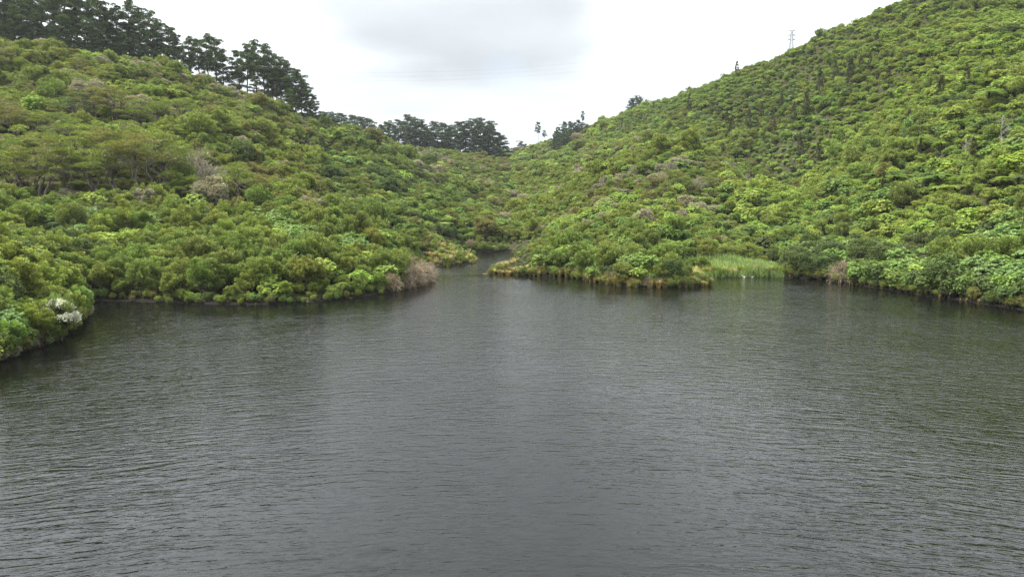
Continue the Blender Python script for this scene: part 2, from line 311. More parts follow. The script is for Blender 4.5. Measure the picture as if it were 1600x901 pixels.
# ------------------------------------------------------------------ mesh building
class MB:
    def __init__(s): s.v = []; s.q = []; s.t = []; s.tone = []; s.n = 0
    def add(s, v, q=None, t=None, tone=1.0):
        v = np.asarray(v, float).reshape(-1, 3)
        if q is not None and len(q): s.q.append(np.asarray(q, int) + s.n)
        if t is not None and len(t): s.t.append(np.asarray(t, int) + s.n)
        s.v.append(v); s.tone.append(np.broadcast_to(np.asarray(tone, float), (len(v),))); s.n += len(v)
    def mesh(s, name, mat, smooth=False):
        V = np.concatenate(s.v); T = np.concatenate(s.tone)
        q = np.concatenate(s.q) if s.q else np.zeros((0, 4), int); t = np.concatenate(s.t) if s.t else np.zeros((0, 3), int)
        me = bpy.data.meshes.new(name)
        me.vertices.add(len(V)); me.vertices.foreach_set('co', V.astype('f').ravel())
        loops = np.concatenate([q.ravel(), t.ravel()]).astype('i'); me.loops.add(len(loops)); me.loops.foreach_set('vertex_index', loops)
        st = np.concatenate([np.arange(len(q)) * 4, len(q) * 4 + np.arange(len(t)) * 3]).astype('i')
        me.polygons.add(len(st)); me.polygons.foreach_set('loop_start', st)
        me.update(calc_edges=True)
        if smooth: me.polygons.foreach_set('use_smooth', np.ones(len(st), bool))
        a = me.attributes.new('tone', 'FLOAT', 'POINT'); a.data.foreach_set('value', T.astype('f'))
        me.materials.append(mat); return me
def unit(v): return v / np.maximum(np.linalg.norm(v, axis=-1, keepdims=True), 1e-9)
def leaves(mb, P, D, W_N, L, W, tone, fold=0.12):
    """one folded four-cornered leaf per point: base P, long axis D, facing W_N"""
    n = len(P); D = unit(D); S = unit(np.cross(D, W_N)); NN = np.cross(S, D)
    L = np.broadcast_to(L, (n,))[:, None]; W = np.broadcast_to(W, (n,))[:, None]
    mid = P + D * L * .45 + NN * L * fold
    v = np.stack([P, mid + S * W * .5, P + D * L, mid - S * W * .5], 1)
    i = np.arange(n)[:, None] * 4 + np.arange(4)[None]
    mb.add(v.reshape(-1, 3), q=i, tone=np.repeat(np.broadcast_to(tone, (n,)), 4))
def tube(mb, pts, rad, k=5, tone=1.0):
    pts = np.asarray(pts, float); n = len(pts); rad = np.broadcast_to(rad, (n,))
    d = unit(np.gradient(pts, axis=0)); ref = np.array([0, 0, 1.0]) if abs(d[0, 2]) < .9 else np.array([1.0, 0, 0])
    a = unit(np.cross(d, ref)); b = np.cross(d, a)
    th = np.arange(k) * 2 * np.pi / k
    v = pts[:, None] + rad[:, None, None] * (np.cos(th)[None, :, None] * a[:, None] + np.sin(th)[None, :, None] * b[:, None])
    q = []
    for i in range(n - 1):
        for j in range(k): q.append((i * k + j, i * k + (j + 1) % k, (i + 1) * k + (j + 1) % k, (i + 1) * k + j))
    mb.add(v.reshape(-1, 3), q=q, tone=tone)
def rdir(n, rng, up=0.0):
    d = unit(rng.normal(size=(n, 3)))
    if up: d = unit(d + np.array([0, 0, up]))
    return d
def limb(rng, a, b, n=5, wob=.12):
    a = np.asarray(a, float); b = np.asarray(b, float); t = np.linspace(0, 1, n)[:, None]
    p = a + (b - a) * t; Lg = np.linalg.norm(b - a)
    p[1:-1] += rng.normal(size=(n - 2, 3)) * wob * Lg * .5
    return p

# ---- crown builders: each returns (crown mesh, trunk mesh); foot at z = 0
def kanuka(seed, Hh=3.2, Rr=1.35, M=46, per=135):
    g = np.random.default_rng(seed); mb = MB(); tb = MB()
    lobes = [(g.uniform(-.5, .5), g.uniform(-.5, .5), g.uniform(.75, 1.0)) for _ in range(4)]
    for i in range(M):
        lx, ly, ls = lobes[i % 4]
        d = rdir(1, g, .55)[0]
        if d[2] < -.25: d[2] *= -.5
        c = np.array([lx, ly, Hh * .52]); tip = c + d * np.array([Rr, Rr, Hh * .48]) * ls * g.uniform(.78, 1.04)
        ax = unit(d * .55 + np.array([0, 0, .85]) + g.normal(size=3) * .12)
        ln = g.uniform(.55, .95); rd = g.uniform(.20, .32)
        base = tip - ax * ln * .75
        n = int(per * g.uniform(.8, 1.2)); t = g.uniform(0, 1, n) ** .8
        rr = rd * np.sin(np.pi * np.clip(t * .86 + .1, 0, 1)) ** .7
        o = rdir(n, g); o -= ax * (o @ ax)[:, None]; o = unit(o)
        P = base + ax * (t * ln)[:, None] + o * (rr * np.sqrt(g.uniform(.25, 1, n)))[:, None]
        D = unit(ax * .9 + o * .75 + g.normal(size=(n, 3)) * .35)
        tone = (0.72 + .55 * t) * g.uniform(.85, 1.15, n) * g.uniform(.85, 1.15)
        leaves(mb, P, D, unit(o + g.normal(size=(n, 3)) * .5), g.uniform(.12, .22, n), g.uniform(.05, .085, n), tone)
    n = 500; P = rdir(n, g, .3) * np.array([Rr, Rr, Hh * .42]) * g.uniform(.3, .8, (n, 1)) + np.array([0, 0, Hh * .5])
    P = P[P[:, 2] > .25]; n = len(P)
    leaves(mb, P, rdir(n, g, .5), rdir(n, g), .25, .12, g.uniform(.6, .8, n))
    for j in range(4):
        e = np.array([g.uniform(-.9, .9), g.uniform(-.9, .9), Hh * g.uniform(.6, .8)])
        tube(tb, limb(g, (g.uniform(-.12, .12), g.uniform(-.12, .12), -.4), e), np.linspace(.06, .02, 5), 5)
    return mb.mesh('crown', M_FINE), tb.mesh('trunk', M_BARK, True)
def broadleaf(seed, Hh=3.0, Rr=1.45, M=250, leaf=.27):
    g = np.random.default_rng(seed); mb = MB(); tb = MB()
    lobes = [np.array([g.uniform(-.75, .75), g.uniform(-.75, .75), g.uniform(.40, .70) * Hh, g.uniform(.62, .85)]) for _ in range(6)]
    for i in range(M):
        lb = lobes[i % 6]; d = rdir(1, g, .45)[0]
        if d[2] < -.3: d[2] *= -1
        c = lb[:3] + d * np.array([1, 1, .85]) * lb[3] * g.uniform(.82, 1.06)
        if c[2] < .25: continue
        ax = unit(d * .75 + np.array([0, 0, .75]) + g.normal(size=3) * .2)
        n = g.integers(9, 14); th = np.arange(n) * 2.4 + g.uniform(0, 6)
        ref = unit(np.cross(ax, [.3, .5, .1])); bb = np.cross(ax, ref)
        rad = np.cos(th)[:, None] * ref + np.sin(th)[:, None] * bb
        tilt = np.linspace(.15, 1.1, n)[:, None]
        D = unit(rad + ax * tilt * .7 + g.normal(size=(n, 3)) * .12)
        leaves(mb, c + ax * g.uniform(-.04, .06, (n, 1)), D, unit(ax + rad * -.3), leaf * g.uniform(.7, 1.15, n), leaf * .5 * g.uniform(.8, 1.2, n), g.uniform(.78, 1.2, n) * g.uniform(.8, 1.2), fold=.10)
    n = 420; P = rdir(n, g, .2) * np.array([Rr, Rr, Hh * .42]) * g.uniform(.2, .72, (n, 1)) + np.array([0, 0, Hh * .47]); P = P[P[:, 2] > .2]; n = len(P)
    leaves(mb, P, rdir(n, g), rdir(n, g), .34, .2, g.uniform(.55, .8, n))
    for lb in lobes:
        tube(tb, limb(g, (g.uniform(-.1, .1), g.uniform(-.1, .1), -.4), lb[:3]), np.linspace(.07, .02, 5), 5)
    return mb.mesh('crown', M_BROAD), tb.mesh('trunk', M_BARK, True)
def roundshrub(seed, Hh=2.9, Rr=1.45, M=84, per=80):
    g = np.random.default_rng(seed); mb = MB(); tb = MB(); ph = g.uniform(0, 6.28, 2)
    for i in range(M):
        d = rdir(1, g, .35)[0]
        if d[2] < -.3: d[2] *= -1
        lobe = .78 + .30 * math.sin(ph[0] + d[0] * 3.1 + d[1] * 1.7) * math.sin(ph[1] + d[1] * 3.3 - d[2] * 2.0)
        c = np.array([0, 0, Hh * .5]) + d * np.array([Rr, Rr, Hh * .50]) * lobe * g.uniform(.8, 1.12)
        r = g.uniform(.20, .46); n = int(per * g.uniform(.8, 1.2)); o = rdir(n, g, .5)
        P = c + o * np.array([1, 1, .7]) * r * g.uniform(.55, 1, (n, 1))
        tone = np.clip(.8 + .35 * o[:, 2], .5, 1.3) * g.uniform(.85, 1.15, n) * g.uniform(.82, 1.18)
        leaves(mb, P, unit(o + rdir(n, g) * .8), unit(o + rdir(n, g) * .6), g.uniform(.10, .19, n), g.uniform(.06, .11, n), tone)
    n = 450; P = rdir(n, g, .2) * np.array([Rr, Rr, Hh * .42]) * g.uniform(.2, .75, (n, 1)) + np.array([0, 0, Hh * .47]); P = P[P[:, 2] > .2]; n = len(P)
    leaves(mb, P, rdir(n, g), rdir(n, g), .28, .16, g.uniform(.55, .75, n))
    for j in range(4):
        e = np.array([g.uniform(-.8, .8), g.uniform(-.8, .8), Hh * g.uniform(.5, .7)])
        tube(tb, limb(g, (g.uniform(-.1, .1), g.uniform(-.1, .1), -.4), e), np.linspace(.07, .02, 5), 5)
    return mb.mesh('crown', M_FINE), tb.mesh('trunk', M_BARK, True)
def flattree(seed, Hh=5.6, Rr=2.6, M=26):
    g = np.random.default_rng(seed); mb = MB(); tb = MB()
    stems = g.integers(2, 5); tops = []
    for s in range(stems):
        foot = np.array([g.uniform(-.5, .5), g.uniform(-.5, .5), -.5]); th = g.uniform(0, 6.28); rr = g.uniform(.2, .5) * Rr
        top = np.array([math.cos(th) * rr, math.sin(th) * rr, Hh * g.uniform(.6, .72)])
        tube(tb, limb(g, foot, top, 6, .10), np.linspace(.13, .06, 6), 6); tops.append(top)
    for i in range(M):
        th = g.uniform(0, 6.28); rr = Rr * math.sqrt(g.uniform(.0, 1)); zt = Hh * (1 - .40 * (rr / Rr) ** 2) - (g.uniform(.2, 1.9) if i > M * .5 else 0)
        c = np.array([math.cos(th) * rr, math.sin(th) * rr, zt]); r = g.uniform(.55, 1.1)
        tp = min(tops, key=lambda q: np.linalg.norm(q - c)); tube(tb, limb(g, tp - np.array([0, 0, g.uniform(.1, .8)]), c - [0, 0, .12], 4, .12), np.linspace(.055, .018, 4), 4)
        n = int(260 * r * r); ph = g.uniform(0, 6.28, n); q = np.sqrt(g.uniform(0, 1, n)) * r
        dome = (1 - (q / r) ** 2) * .30 * r
        P = c + np.stack([np.cos(ph) * q, np.sin(ph) * q, dome + g.uniform(-.11, .03, n)], 1)
        o = np.stack([np.cos(ph) * q / r, np.sin(ph) * q / r, np.full(n, .6)], 1)
        leaves(mb, P, unit(o + g.normal(size=(n, 3)) * .35), unit(np.array([0, 0, 1.0]) + g.normal(size=(n, 3)) * .5), g.uniform(.13, .24, n), g.uniform(.06, .11, n), g.uniform(.78, 1.2, n) * g.uniform(.82, 1.18))
    return mb.mesh('crown', M_FINE), tb.mesh('trunk', M_KANUKABARK, True)
def pine(seed, Hh=20.0, spread=4.2, bare=.35, dens=1.0):
    g = np.random.default_rng(seed); mb = MB(); tb = MB()
    lean = g.normal(size=2) * .7; n = 8; t = np.linspace(0, 1, n)
    tr = np.stack([lean[0] * t ** 2 + g.normal(size=n) * .10, lean[1] * t ** 2 + g.normal(size=n) * .10, -1.0 + (Hh * .96 + 1) * t], 1)
    tube(tb, tr, np.linspace(.36, .06, n), 7)
    for k in range(6):          # dead snags on the bare part of the trunk
        z0 = Hh * g.uniform(.12, max(.2, bare)); th = g.uniform(0, 6.28); b0 = np.array([np.interp(z0, tr[:, 2], tr[:, 0]), np.interp(z0, tr[:, 2], tr[:, 1]), z0])
        tube(tb, limb(g, b0, b0 + np.array([math.cos(th), math.sin(th), .1]) * g.uniform(.6, 2.0), 3, .1), [.05, .03, .012], 3)
    nl = int(27 * dens)
    for i in range(nl):
        f = bare + (1 - bare) * (i + g.uniform(0, 1)) / nl; z0 = Hh * f; q = (f - bare) / (1 - bare)
        prof = (1 - q ** 2.2) * .85 + .16
        if q < .25: prof *= g.uniform(.35, 1.0)
        if g.uniform() < .18: prof *= 1.35
        ln = spread * prof * g.uniform(.55, 1.05); th = i * 2.39 + g.uniform(-.7, .7)
        base = np.array([np.interp(z0, tr[:, 2], tr[:, 0]), np.interp(z0, tr[:, 2], tr[:, 1]), z0])
        tip = base + np.array([math.cos(th) * ln, math.sin(th) * ln, ln * g.uniform(-.02, .30)])
        tube(tb, limb(g, base, tip, 5, .08), np.linspace(.11, .03, 5), 4)
        for kx in range(max(2, int(ln * 1.25))):
            sx = g.uniform(.40, 1.06); c = base + (tip - base) * sx + g.normal(size=3) * np.array([.55, .55, .14]); r = g.uniform(.5, 1.05)
            m = int(210 * r); o = rdir(m, g, .2); P = c + o * np.array([r, r, r * .44]) * np.sqrt(g.uniform(.1, 1, (m, 1)))
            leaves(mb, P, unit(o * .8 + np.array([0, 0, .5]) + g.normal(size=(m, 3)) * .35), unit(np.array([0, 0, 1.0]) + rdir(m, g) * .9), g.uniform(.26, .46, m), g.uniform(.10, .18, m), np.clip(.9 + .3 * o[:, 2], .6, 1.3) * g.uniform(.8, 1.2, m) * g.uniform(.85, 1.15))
    return mb.mesh('crown', M_NEEDLE), tb.mesh('trunk', M_PINEBARK, True)
def conical(seed, Hh=6.0, Rr=1.15):
    g = np.random.default_rng(seed); mb = MB(); tb = MB()
    tube(tb, limb(g, (0, 0, -.5), (g.uniform(-.2, .2), g.uniform(-.2, .2), Hh * .95), 6, .02), np.linspace(.11, .02, 6), 5)
    for i in range(70):
        f = g.uniform(.08, 1); th = g.uniform(0, 6.28); r0 = Rr * (1 - f) ** .75 * g.uniform(.6, 1.1) + .06
        c = np.array([math.cos(th) * r0 * .8, math.sin(th) * r0 * .8, Hh * f]); n = 75
        o = rdir(n, g, .2); P = c + o * np.array([.34, .34, .42]) * g.uniform(.3, 1, (n, 1)) * (1.15 - .6 * f)
        D = unit(np.array([math.cos(th), math.sin(th), .6]) + g.normal(size=(n, 3)) * .5)
        leaves(mb, P, D, rdir(n, g), g.uniform(.14, .26, n), g.uniform(.05, .09, n), g.uniform(.75, 1.2, n))
    return mb.mesh('crown', M_NEEDLE), tb.mesh('trunk', M_BARK, True)
def brush(seed, Hh=2.2, Rr=1.5, M=420, droop=.2):
    """bare twiggy bush"""
    g = np.random.default_rng(seed); mb = MB(); tb = MB()
    for j in range(7):
        d = rdir(1, g, .9)[0]; e = d * np.array([Rr, Rr, Hh]) * .6 + np.array([0, 0, .2])
        tube(tb, limb(g, (g.uniform(-.2, .2), g.uniform(-.2, .2), -.3), e, 5, .1), np.linspace(.05, .018, 5), 4)
    for i in range(M):
        d = rdir(1, g, .7)[0]
        if d[2] < -.1: d[2] = -d[2]
        a = d * np.array([Rr, Rr, Hh]) * g.uniform(.3, .75) + np.array([0, 0, .15]); ln = g.uniform(.3, .8)
        e = a + unit(d + g.normal(size=3) * .5) * ln; m = (a + e) / 2 + g.normal(size=3) * .06 + np.array([0, 0, .08]); e = e - np.array([0, 0, droop * ln])
        tube(mb, np.stack([a, m, e]), np.array([.016, .012, .006]) * g.uniform(.8, 1.5), 3, tone=g.uniform(.7, 1.3))
    return mb.mesh('twigs', M_TWIG), tb.mesh('trunk', M_GREYBARK, True)
def blades(seed, n=190, Hh=1.1, spread=.55, wd=.035, stiff=.4):
    g = np.random.default_rng(seed); mb = MB()
    th = g.uniform(0, 6.28, n); r0 = g.uniform(0, .18, n) * spread * 2; h = Hh * g.uniform(.6, 1.05, n); out = spread * g.uniform(.2, 1.15, n)
    o = np.stack([np.cos(th), np.sin(th), np.zeros(n)], 1); s = np.stack([-np.sin(th), np.cos(th), np.zeros(n)], 1)
    p0 = o * r0[:, None] - np.array([0, 0, .1]); W = (wd * g.uniform(.7, 1.3, n))[:, None]
    p1 = p0 + o * (out * .35)[:, None] + np.array([0, 0, 1.0]) * (h * .75)[:, None]
    p2 = p0 + o * out[:, None] + np.array([0, 0, 1.0]) * (h * (stiff + (1 - stiff) * g.uniform(.4, 1, n)))[:, None]
    v = np.stack([p0 - s * W * .5, p0 + s * W * .5, p1 + s * W * .5, p1 - s * W * .5, p2], 1).reshape(-1, 3)
    i = np.arange(n)[:, None] * 5
    mb.add(v, q=i + np.array([[0, 1, 2, 3]]), t=i + np.array([[3, 2, 4]]), tone=np.repeat(g.uniform(.7, 1.3, n), 5))
    return mb.mesh('blades', M_BLADE)
def frond_mesh(seed, Ln=2.1):
    g = np.random.default_rng(seed); mb = MB(); n = 26; t = np.linspace(0, 1, n)
    rx = Ln * (t - .12 * t ** 3); rz = .75 * t - 1.15 * t ** 2.1
    rz *= Ln * .42
    spine = np.stack([rx, np.zeros(n), rz], 1); tube(mb, spine[::5], np.linspace(.02, .006, len(spine[::5])), 3, tone=.7)
    for s in (-1, 1):
        P = spine[2:]; w = .36 * Ln * .5 * np.sin(np.pi * np.clip(.12 + t[2:] * .86, 0, 1)) ** .8
        D = np.stack([np.full(len(P), .35), np.full(len(P), s * 1.0), np.full(len(P), -.18)], 1)
        leaves(mb, P, D, np.tile([0, 0, 1.0], (len(P), 1)), w, .10, g.uniform(.8, 1.15, len(P)), fold=.03)
    return mb.mesh('frond', M_BROAD)
def deadtree(seed, Hh=6.0):
    g = np.random.default_rng(seed); tb = MB(); br = MB()
    tr = limb(g, (0, 0, -.4), (g.uniform(-.3, .3), g.uniform(-.3, .3), Hh), 7, .04); tube(tb, tr, np.linspace(.10, .025, 7), 6)
    for i in range(11):
        f = g.uniform(.35, .95); a = tr[0] + (tr[-1] - tr[0]) * f; th = g.uniform(0, 6.28); ln = Hh * .32 * g.uniform(.5, 1.1)
        e = a + np.array([math.cos(th) * ln * .7, math.sin(th) * ln * .7, ln * .75]); b = limb(g, a, e, 5, .12); tube(br, b, np.linspace(.045, .012, 5), 4)
        for k in range(4):
            a2 = b[g.integers(1, 5)]; e2 = a2 + unit(unit(e - a) + g.normal(size=3) * .7) * ln * g.uniform(.25, .5); tube(br, limb(g, a2, e2, 4, .12), np.linspace(.028, .008, 4), 3)
    return tb.mesh('trunk', M_DEADWOOD, True), br.mesh('branches', M_DEADWOOD, True)
def cabbage_heads(seed, pts):
    out = []
    for j, p in enumerate(pts):
        g = np.random.default_rng(seed + j); mb = MB(); n = 70
        D = rdir(n, g, .35); leaves(mb, np.zeros((n, 3)) + D * .05, D, rdir(n, g), g.uniform(.6, .9, n), .06, g.uniform(.8, 1.2, n), fold=.02)
        out.append(mb.mesh('leaf_head', M_BLADE))
    return out

# ------------------------------------------------------------------ object helpers
def link(name, data, parent=None, loc=None):
    o = bpy.data.objects.new(name, data); C.objects.link(o)
    if parent is not None: o.parent = parent
    if loc is not None: o.location = loc
    return o
def setup(o, label, cat, group=None, kind=None):
    o['label'] = label; o['category'] = cat
    if group: o['group'] = group
    if kind: o['kind'] = kind
# ------------------------------------------------------------------ SETTING: ground and water
ext = np.array([-2600, -1200, -600])
ax_ = np.concatenate([ext, gx, [700, 1300, 2700]]); ay_ = np.concatenate([[-900, -300, -80], gy, [1200, 1800, 3200]])
AX, AY = np.meshgrid(ax_, ay_)
AZ = height(AX, AY)
outd = np.maximum(np.maximum(gx[0] - AX, AX - gx[-1]), np.maximum(gy[0] - AY, AY - gy[-1])); outd = np.maximum(outd, 0)
AZ = np.where(outd > 0, np.maximum(AZ, -1) * np.exp(-outd / 1500), AZ)
nx_, ny_ = len(ax_), len(ay_)
gm = MB(); idx = np.arange(nx_ * ny_).reshape(ny_, nx_)
gm.add(np.stack([AX.ravel(), AY.ravel(), AZ.ravel()], 1), q=np.stack([idx[:-1, :-1].ravel(), idx[:-1, 1:].ravel(), idx[1:, 1:].ravel(), idx[1:, :-1].ravel()], 1))
ground = link('ground', gm.mesh('ground', ground_material(), True)); ground['kind'] = 'structure'
wx = np.arange(-75, 76, 2.5); wy = np.arange(-14, 172, 2.5); WX, WY = np.meshgrid(wx, wy)
off = np.maximum(-poly_sd(WX.ravel(), WY.ravel(), shore), 0)
off = np.where((WY.ravel() > 108) & (WX.ravel() < 15), off * 3 + 5, off)      # the wind funnels through the channel
wm = MB(); idx = np.arange(len(wx) * len(wy)).reshape(len(wy), len(wx))
wm.add(np.stack([WX.ravel(), WY.ravel(), np.zeros(WX.size)], 1), q=np.stack([idx[:-1, :-1].ravel(), idx[:-1, 1:].ravel(), idx[1:, 1:].ravel(), idx[1:, :-1].ravel()], 1))
wme = wm.mesh('water', water_material(), True); a = wme.attributes.new('offshore', 'FLOAT', 'POINT'); a.data.foreach_set('value', off.astype('f'))
water = link('water', wme); water['kind'] = 'structure'

# ------------------------------------------------------------------ VEGETATION: what grows where
TINT = {  # leaf colours (linear albedo) and the word for each
 'olive': ((.108, .134, .028), 'olive'), 'green': ((.088, .118, .028), 'mid-green'), 'brown': ((.108, .108, .034), 'brownish'), 'straw': ((.27, .225, .095), 'straw-coloured'),
 'bright': ((.165, .222, .048), 'bright green'), 'leafy': ((.100, .154, .038), 'leafy green'), 'dark': ((.056, .080, .024), 'dark green'), 'blue': ((.112, .165, .056), 'blue-green'),
 'yellow': ((.142, .184, .038), 'yellow-green'), 'lime': ((.175, .225, .034), 'lime green'), 'grey': ((.175, .165, .125), 'greyish'), 'pink': ((.21, .170, .132), 'pinkish grey'),
 'pine': ((.060, .094, .029), 'dark'), 'farpine': ((.052, .084, .042), 'dark'), 'ginger': ((.19, .172, .072), 'ginger'), 'white': ((.46, .46, .42), 'white'), 'conif': ((.058, .068, .024), 'dark olive')}
NOUN = {'fine_leaved_shrub': 'fine-leaved shrub', 'broadleaf_shrub': 'broad-leaved shrub', 'rounded_shrub': 'rounded shrub', 'flat_topped_tree': 'flat-topped tree', 'tree_fern': 'tree fern',
 'conical_tree': 'conical young tree', 'bare_bush': 'bare twiggy bush', 'grass_tussock': 'grass tussock', 'low_bush': 'low bank bush', 'flax_bush': 'spiky flax clump'}
GROUP = {'fine_leaved_shrub': 'fine-leaved shrubs on the hillsides', 'broadleaf_shrub': 'broad-leaved shrubs on the hillsides', 'rounded_shrub': 'rounded shrubs on the hillsides', 'flat_topped_tree': 'flat-topped trees on the left hill',
 'tree_fern': 'tree ferns on the hills', 'conical_tree': 'conical young trees on the right hill', 'bare_bush': 'bare twiggy bushes', 'grass_tussock': 'grass tussocks along the water', 'low_bush': 'low bushes along the banks', 'flax_bush': 'flax clumps on the marsh'}
CAT = {'fine_leaved_shrub': 'shrub', 'broadleaf_shrub': 'shrub', 'rounded_shrub': 'shrub', 'flat_topped_tree': 'tree', 'tree_fern': 'tree fern', 'conical_tree': 'tree', 'bare_bush': 'bush', 'grass_tussock': 'tussock', 'low_bush': 'bush', 'flax_bush': 'flax'}
SIZE = {'fine_leaved_shrub': 3.2, 'broadleaf_shrub': 3.0, 'rounded_shrub': 2.9, 'flat_topped_tree': 5.6, 'tree_fern': 3.6, 'conical_tree': 6.0, 'bare_bush': 2.2, 'grass_tussock': 1.0, 'low_bush': 2.9, 'flax_bush': 1.9}
REC = []     # kind, x, y, z, scale, rotation, tint name, tint, forced
def add(kind, x, y, s, tint, keep=False, jitter=.13, sz=None):
    c = np.array(TINT[tint][0]) * np.array([1.20, 1.17, 1.05]) * RNG.uniform(1 - jitter, 1 + jitter) * RNG.uniform(1 - jitter * .5, 1 + jitter * .5, 3)
    REC.append(dict(k=kind, x=float(x), y=float(y), z=float(height(x, y)) - .05, s=float(s), sz=float(sz if sz else s * RNG.uniform(.88, 1.15)), r=float(RNG.uniform(0, 6.283)), t=tint, c=c, keep=keep))
K, B, Q = 'fine_leaved_shrub', 'broadleaf_shrub', 'rounded_shrub'
MIX = {
 'prom': [(K, 'olive', 4), (K, 'green', 2), (Q, 'dark', 1.2), (B, 'leafy', 2.2), (B, 'blue', .6), (B, 'bright', .8)],
 'bank': [(K, 'green', 4.2), (K, 'olive', 3.2), (Q, 'dark', .8), (B, 'bright', .35), (B, 'leafy', .8), (B, 'blue', .25)],
 'patch': [(B, 'bright', 1.5), (B, 'blue', .9), (K, 'green', 3.5), (B, 'leafy', 1)],
 'lhill': [(Q, 'olive', 3.2), (K, 'olive', 2), (Q, 'brown', .8), (B, 'bright', .7), (Q, 'grey', .5), (K, 'green', 1.6), (B, 'yellow', .6), (K, 'brown', .5)],
 'lmid': [(Q, 'dark', 2.2), (K, 'green', 2.6), (B, 'leafy', 2.0), (B, 'bright', 1.3), (Q, 'brown', .4), (Q, 'olive', 1.6), (B, 'blue', .6)],
 'valley': [(Q, 'olive', 2.5), (Q, 'dark', 1), (B, 'leafy', 1.6), (B, 'bright', 1.3), (Q, 'brown', .8), (K, 'green', 2), (Q, 'grey', .35)],
 'spur': [(Q, 'olive', 2.2), (Q, 'brown', .6), (K, 'olive', 1.6), (B, 'bright', 1.9), (B, 'leafy', 1.5), (Q, 'grey', .45), (B, 'yellow', 1.2)],
 'nose': [(B, 'bright', 1.3), (B, 'leafy', 2.2), (Q, 'olive', 1.6), (K, 'green', 1.6), (Q, 'dark', 1.2), (B, 'yellow', .8)],
 'rhill': [(B, 'yellow', 3.4), (B, 'leafy', 2), (Q, 'yellow', 2.4), (K, 'green', 1), (B, 'bright', 1.4), (Q, 'olive', .8), (Q, 'dark', .3), (B, 'blue', .3)],
 'rbank': [(B, 'leafy', 3), (B, 'dark', 3.6), (B, 'bright', .3), (Q, 'dark', 1.2), (K, 'green', .9), (B, 'blue', .7)],
}
def in_marsh(u, v, X, Y): return 640 < u < 752 and 114 < Y < 150 and u > 640 + (Y - 114) * .2 and u < 745 - max(0, Y - 128) * 0.8
def in_reeds(u, v, X, Y): return 1088 < u < 1222 and 100 < Y < 113 and X > 27.5
def zone(u, v, X, Y):
    if X < -28 and Y < 76 and u < 150: return 'prom'
    if u < 690 and Y < 108 + max(0, (u - 480)) * .06:
        if (u < 150 and Y > 97) or (420 < u < 610 and Y > 92 and (u + Y * 3) % 90 < 55): return 'patch'
        return 'bank'
    if u < 500 - max(0, Y - 150) * .2: return 'lhill'
    if u < 740 and Y < 260 - (u - 560) * .3: return 'lmid'
    if u < 800: return 'valley'
    if u > 800 and Y < 128 and u < 1090: return 'nose'
    if u < 1190 - max(0, Y - 150) * 1.1: return 'spur'
    if u > 1180 and Y < 92 + max(0, 1500 - u) * .10: return 'rbank'
    return 'rhill'
cellr = {}
def cellw(X, Y, z):
    out = 0
    for cs in (9.0, 23.0, 47.0):
        key = (z, cs, int(math.floor(X / cs)), int(math.floor(Y / cs)))
        if key not in cellr: cellr[key] = np.random.default_rng(zlib.crc32(repr(key).encode())).normal(size=9) * .75
        out = out + cellr[key]
    return np.exp(out)
def visible(x, y, ztop, clear=1.6):
    """seen from the camera over the terrain and its shrubs"""
    t = np.linspace(.03, .975, 90)[None]
    X = x[:, None] * t; Yy = y[:, None] * t; Zz = CAMZ + (ztop[:, None] - CAMZ) * t
    h = height(X, Yy) + np.where(shore_dist(X, Yy) > 1, clear, 0)
    return (Zz > h).all(1)
def scatter(y0, y1, s, jit=.5):
    ys = np.arange(y0, y1, s * .87); P = []
    for j, y in enumerate(ys):
        half = y * .98 + 30
        xs = np.arange(-half, half, s) + (j % 2) * s / 2
        P.append(np.stack([xs, np.full(len(xs), y)], 1))
    P = np.concatenate(P); P += RNG.uniform(-jit, jit, P.shape) * s
    u, v, d = project(P[:, 0], P[:, 1], height(P[:, 0], P[:, 1]) + 2.5)
    ok = (u > -190) & (u < 1800) & (v > -110) & (v < 640) & (shore_dist(P[:, 0], P[:, 1]) > .5) & (np.abs(P[:, 0]) < 420)
    P = P[ok]; z = height(P[:, 0], P[:, 1])
    P = P[visible(P[:, 0], P[:, 1], z + 3.4)]
    return P
PTS = np.concatenate([scatter(34, 125, 1.6), scatter(125, 215, 1.5), scatter(215, 330, 1.7), scatter(330, 640, 2.2)])
U_, V_, D_ = project(PTS[:, 0], PTS[:, 1], height(PTS[:, 0], PTS[:, 1]))
for (X, Y), u, v in zip(PTS, U_, V_):
    if in_marsh(u, v, X, Y) or in_reeds(u, v, X, Y): continue
    zn = zone(u, v, X, Y); mx = MIX[zn]
    if 755 < u < 803 and Y < 146: continue
    wgt = np.array([m[2] for m in mx]) * cellw(X, Y, zn)[:len(mx)]
    m = mx[RNG.choice(len(mx), p=wgt / wgt.sum())]
    s = .58 + .80 * RNG.uniform() ** 1.5
    if zn == 'rhill': s *= .9
    if Y > 125: s *= .86
    big = RNG.uniform()
    if zn in ('rhill', 'spur', 'lhill', 'lmid', 'valley'):
        if big < .06: s *= 1.5
        s *= float(np.clip(cellw(X, Y, 'size')[0] ** .16, .75, 1.3))
    if zn == 'bank': s *= .92
    if zn == 'bank' and u > 590 and Y > 92: s *= .72
    if zn == 'nose' and (u < 850 or u > 1055): s *= .40 if (u < 822 or u > 1080) else .6
    if 775 < u < 850 and 105 < Y < 165: s *= .5
    sd = float(shore_dist(X, Y))
    if sd < 3: s *= .62 + .12 * sd
    if 118 < Y < 165 and 700 < u < 830 and sd < 7: s *= .6
    if zn == 'rbank': s *= 1.1
    if m[0] == K and zn in ('bank', 'prom'): s *= RNG.uniform(.95, 1.15)
    add(m[0], X, Y, s * (1.12 if m[0] != K else 1.0), m[1], sz=s * RNG.uniform(.8, 1.12))

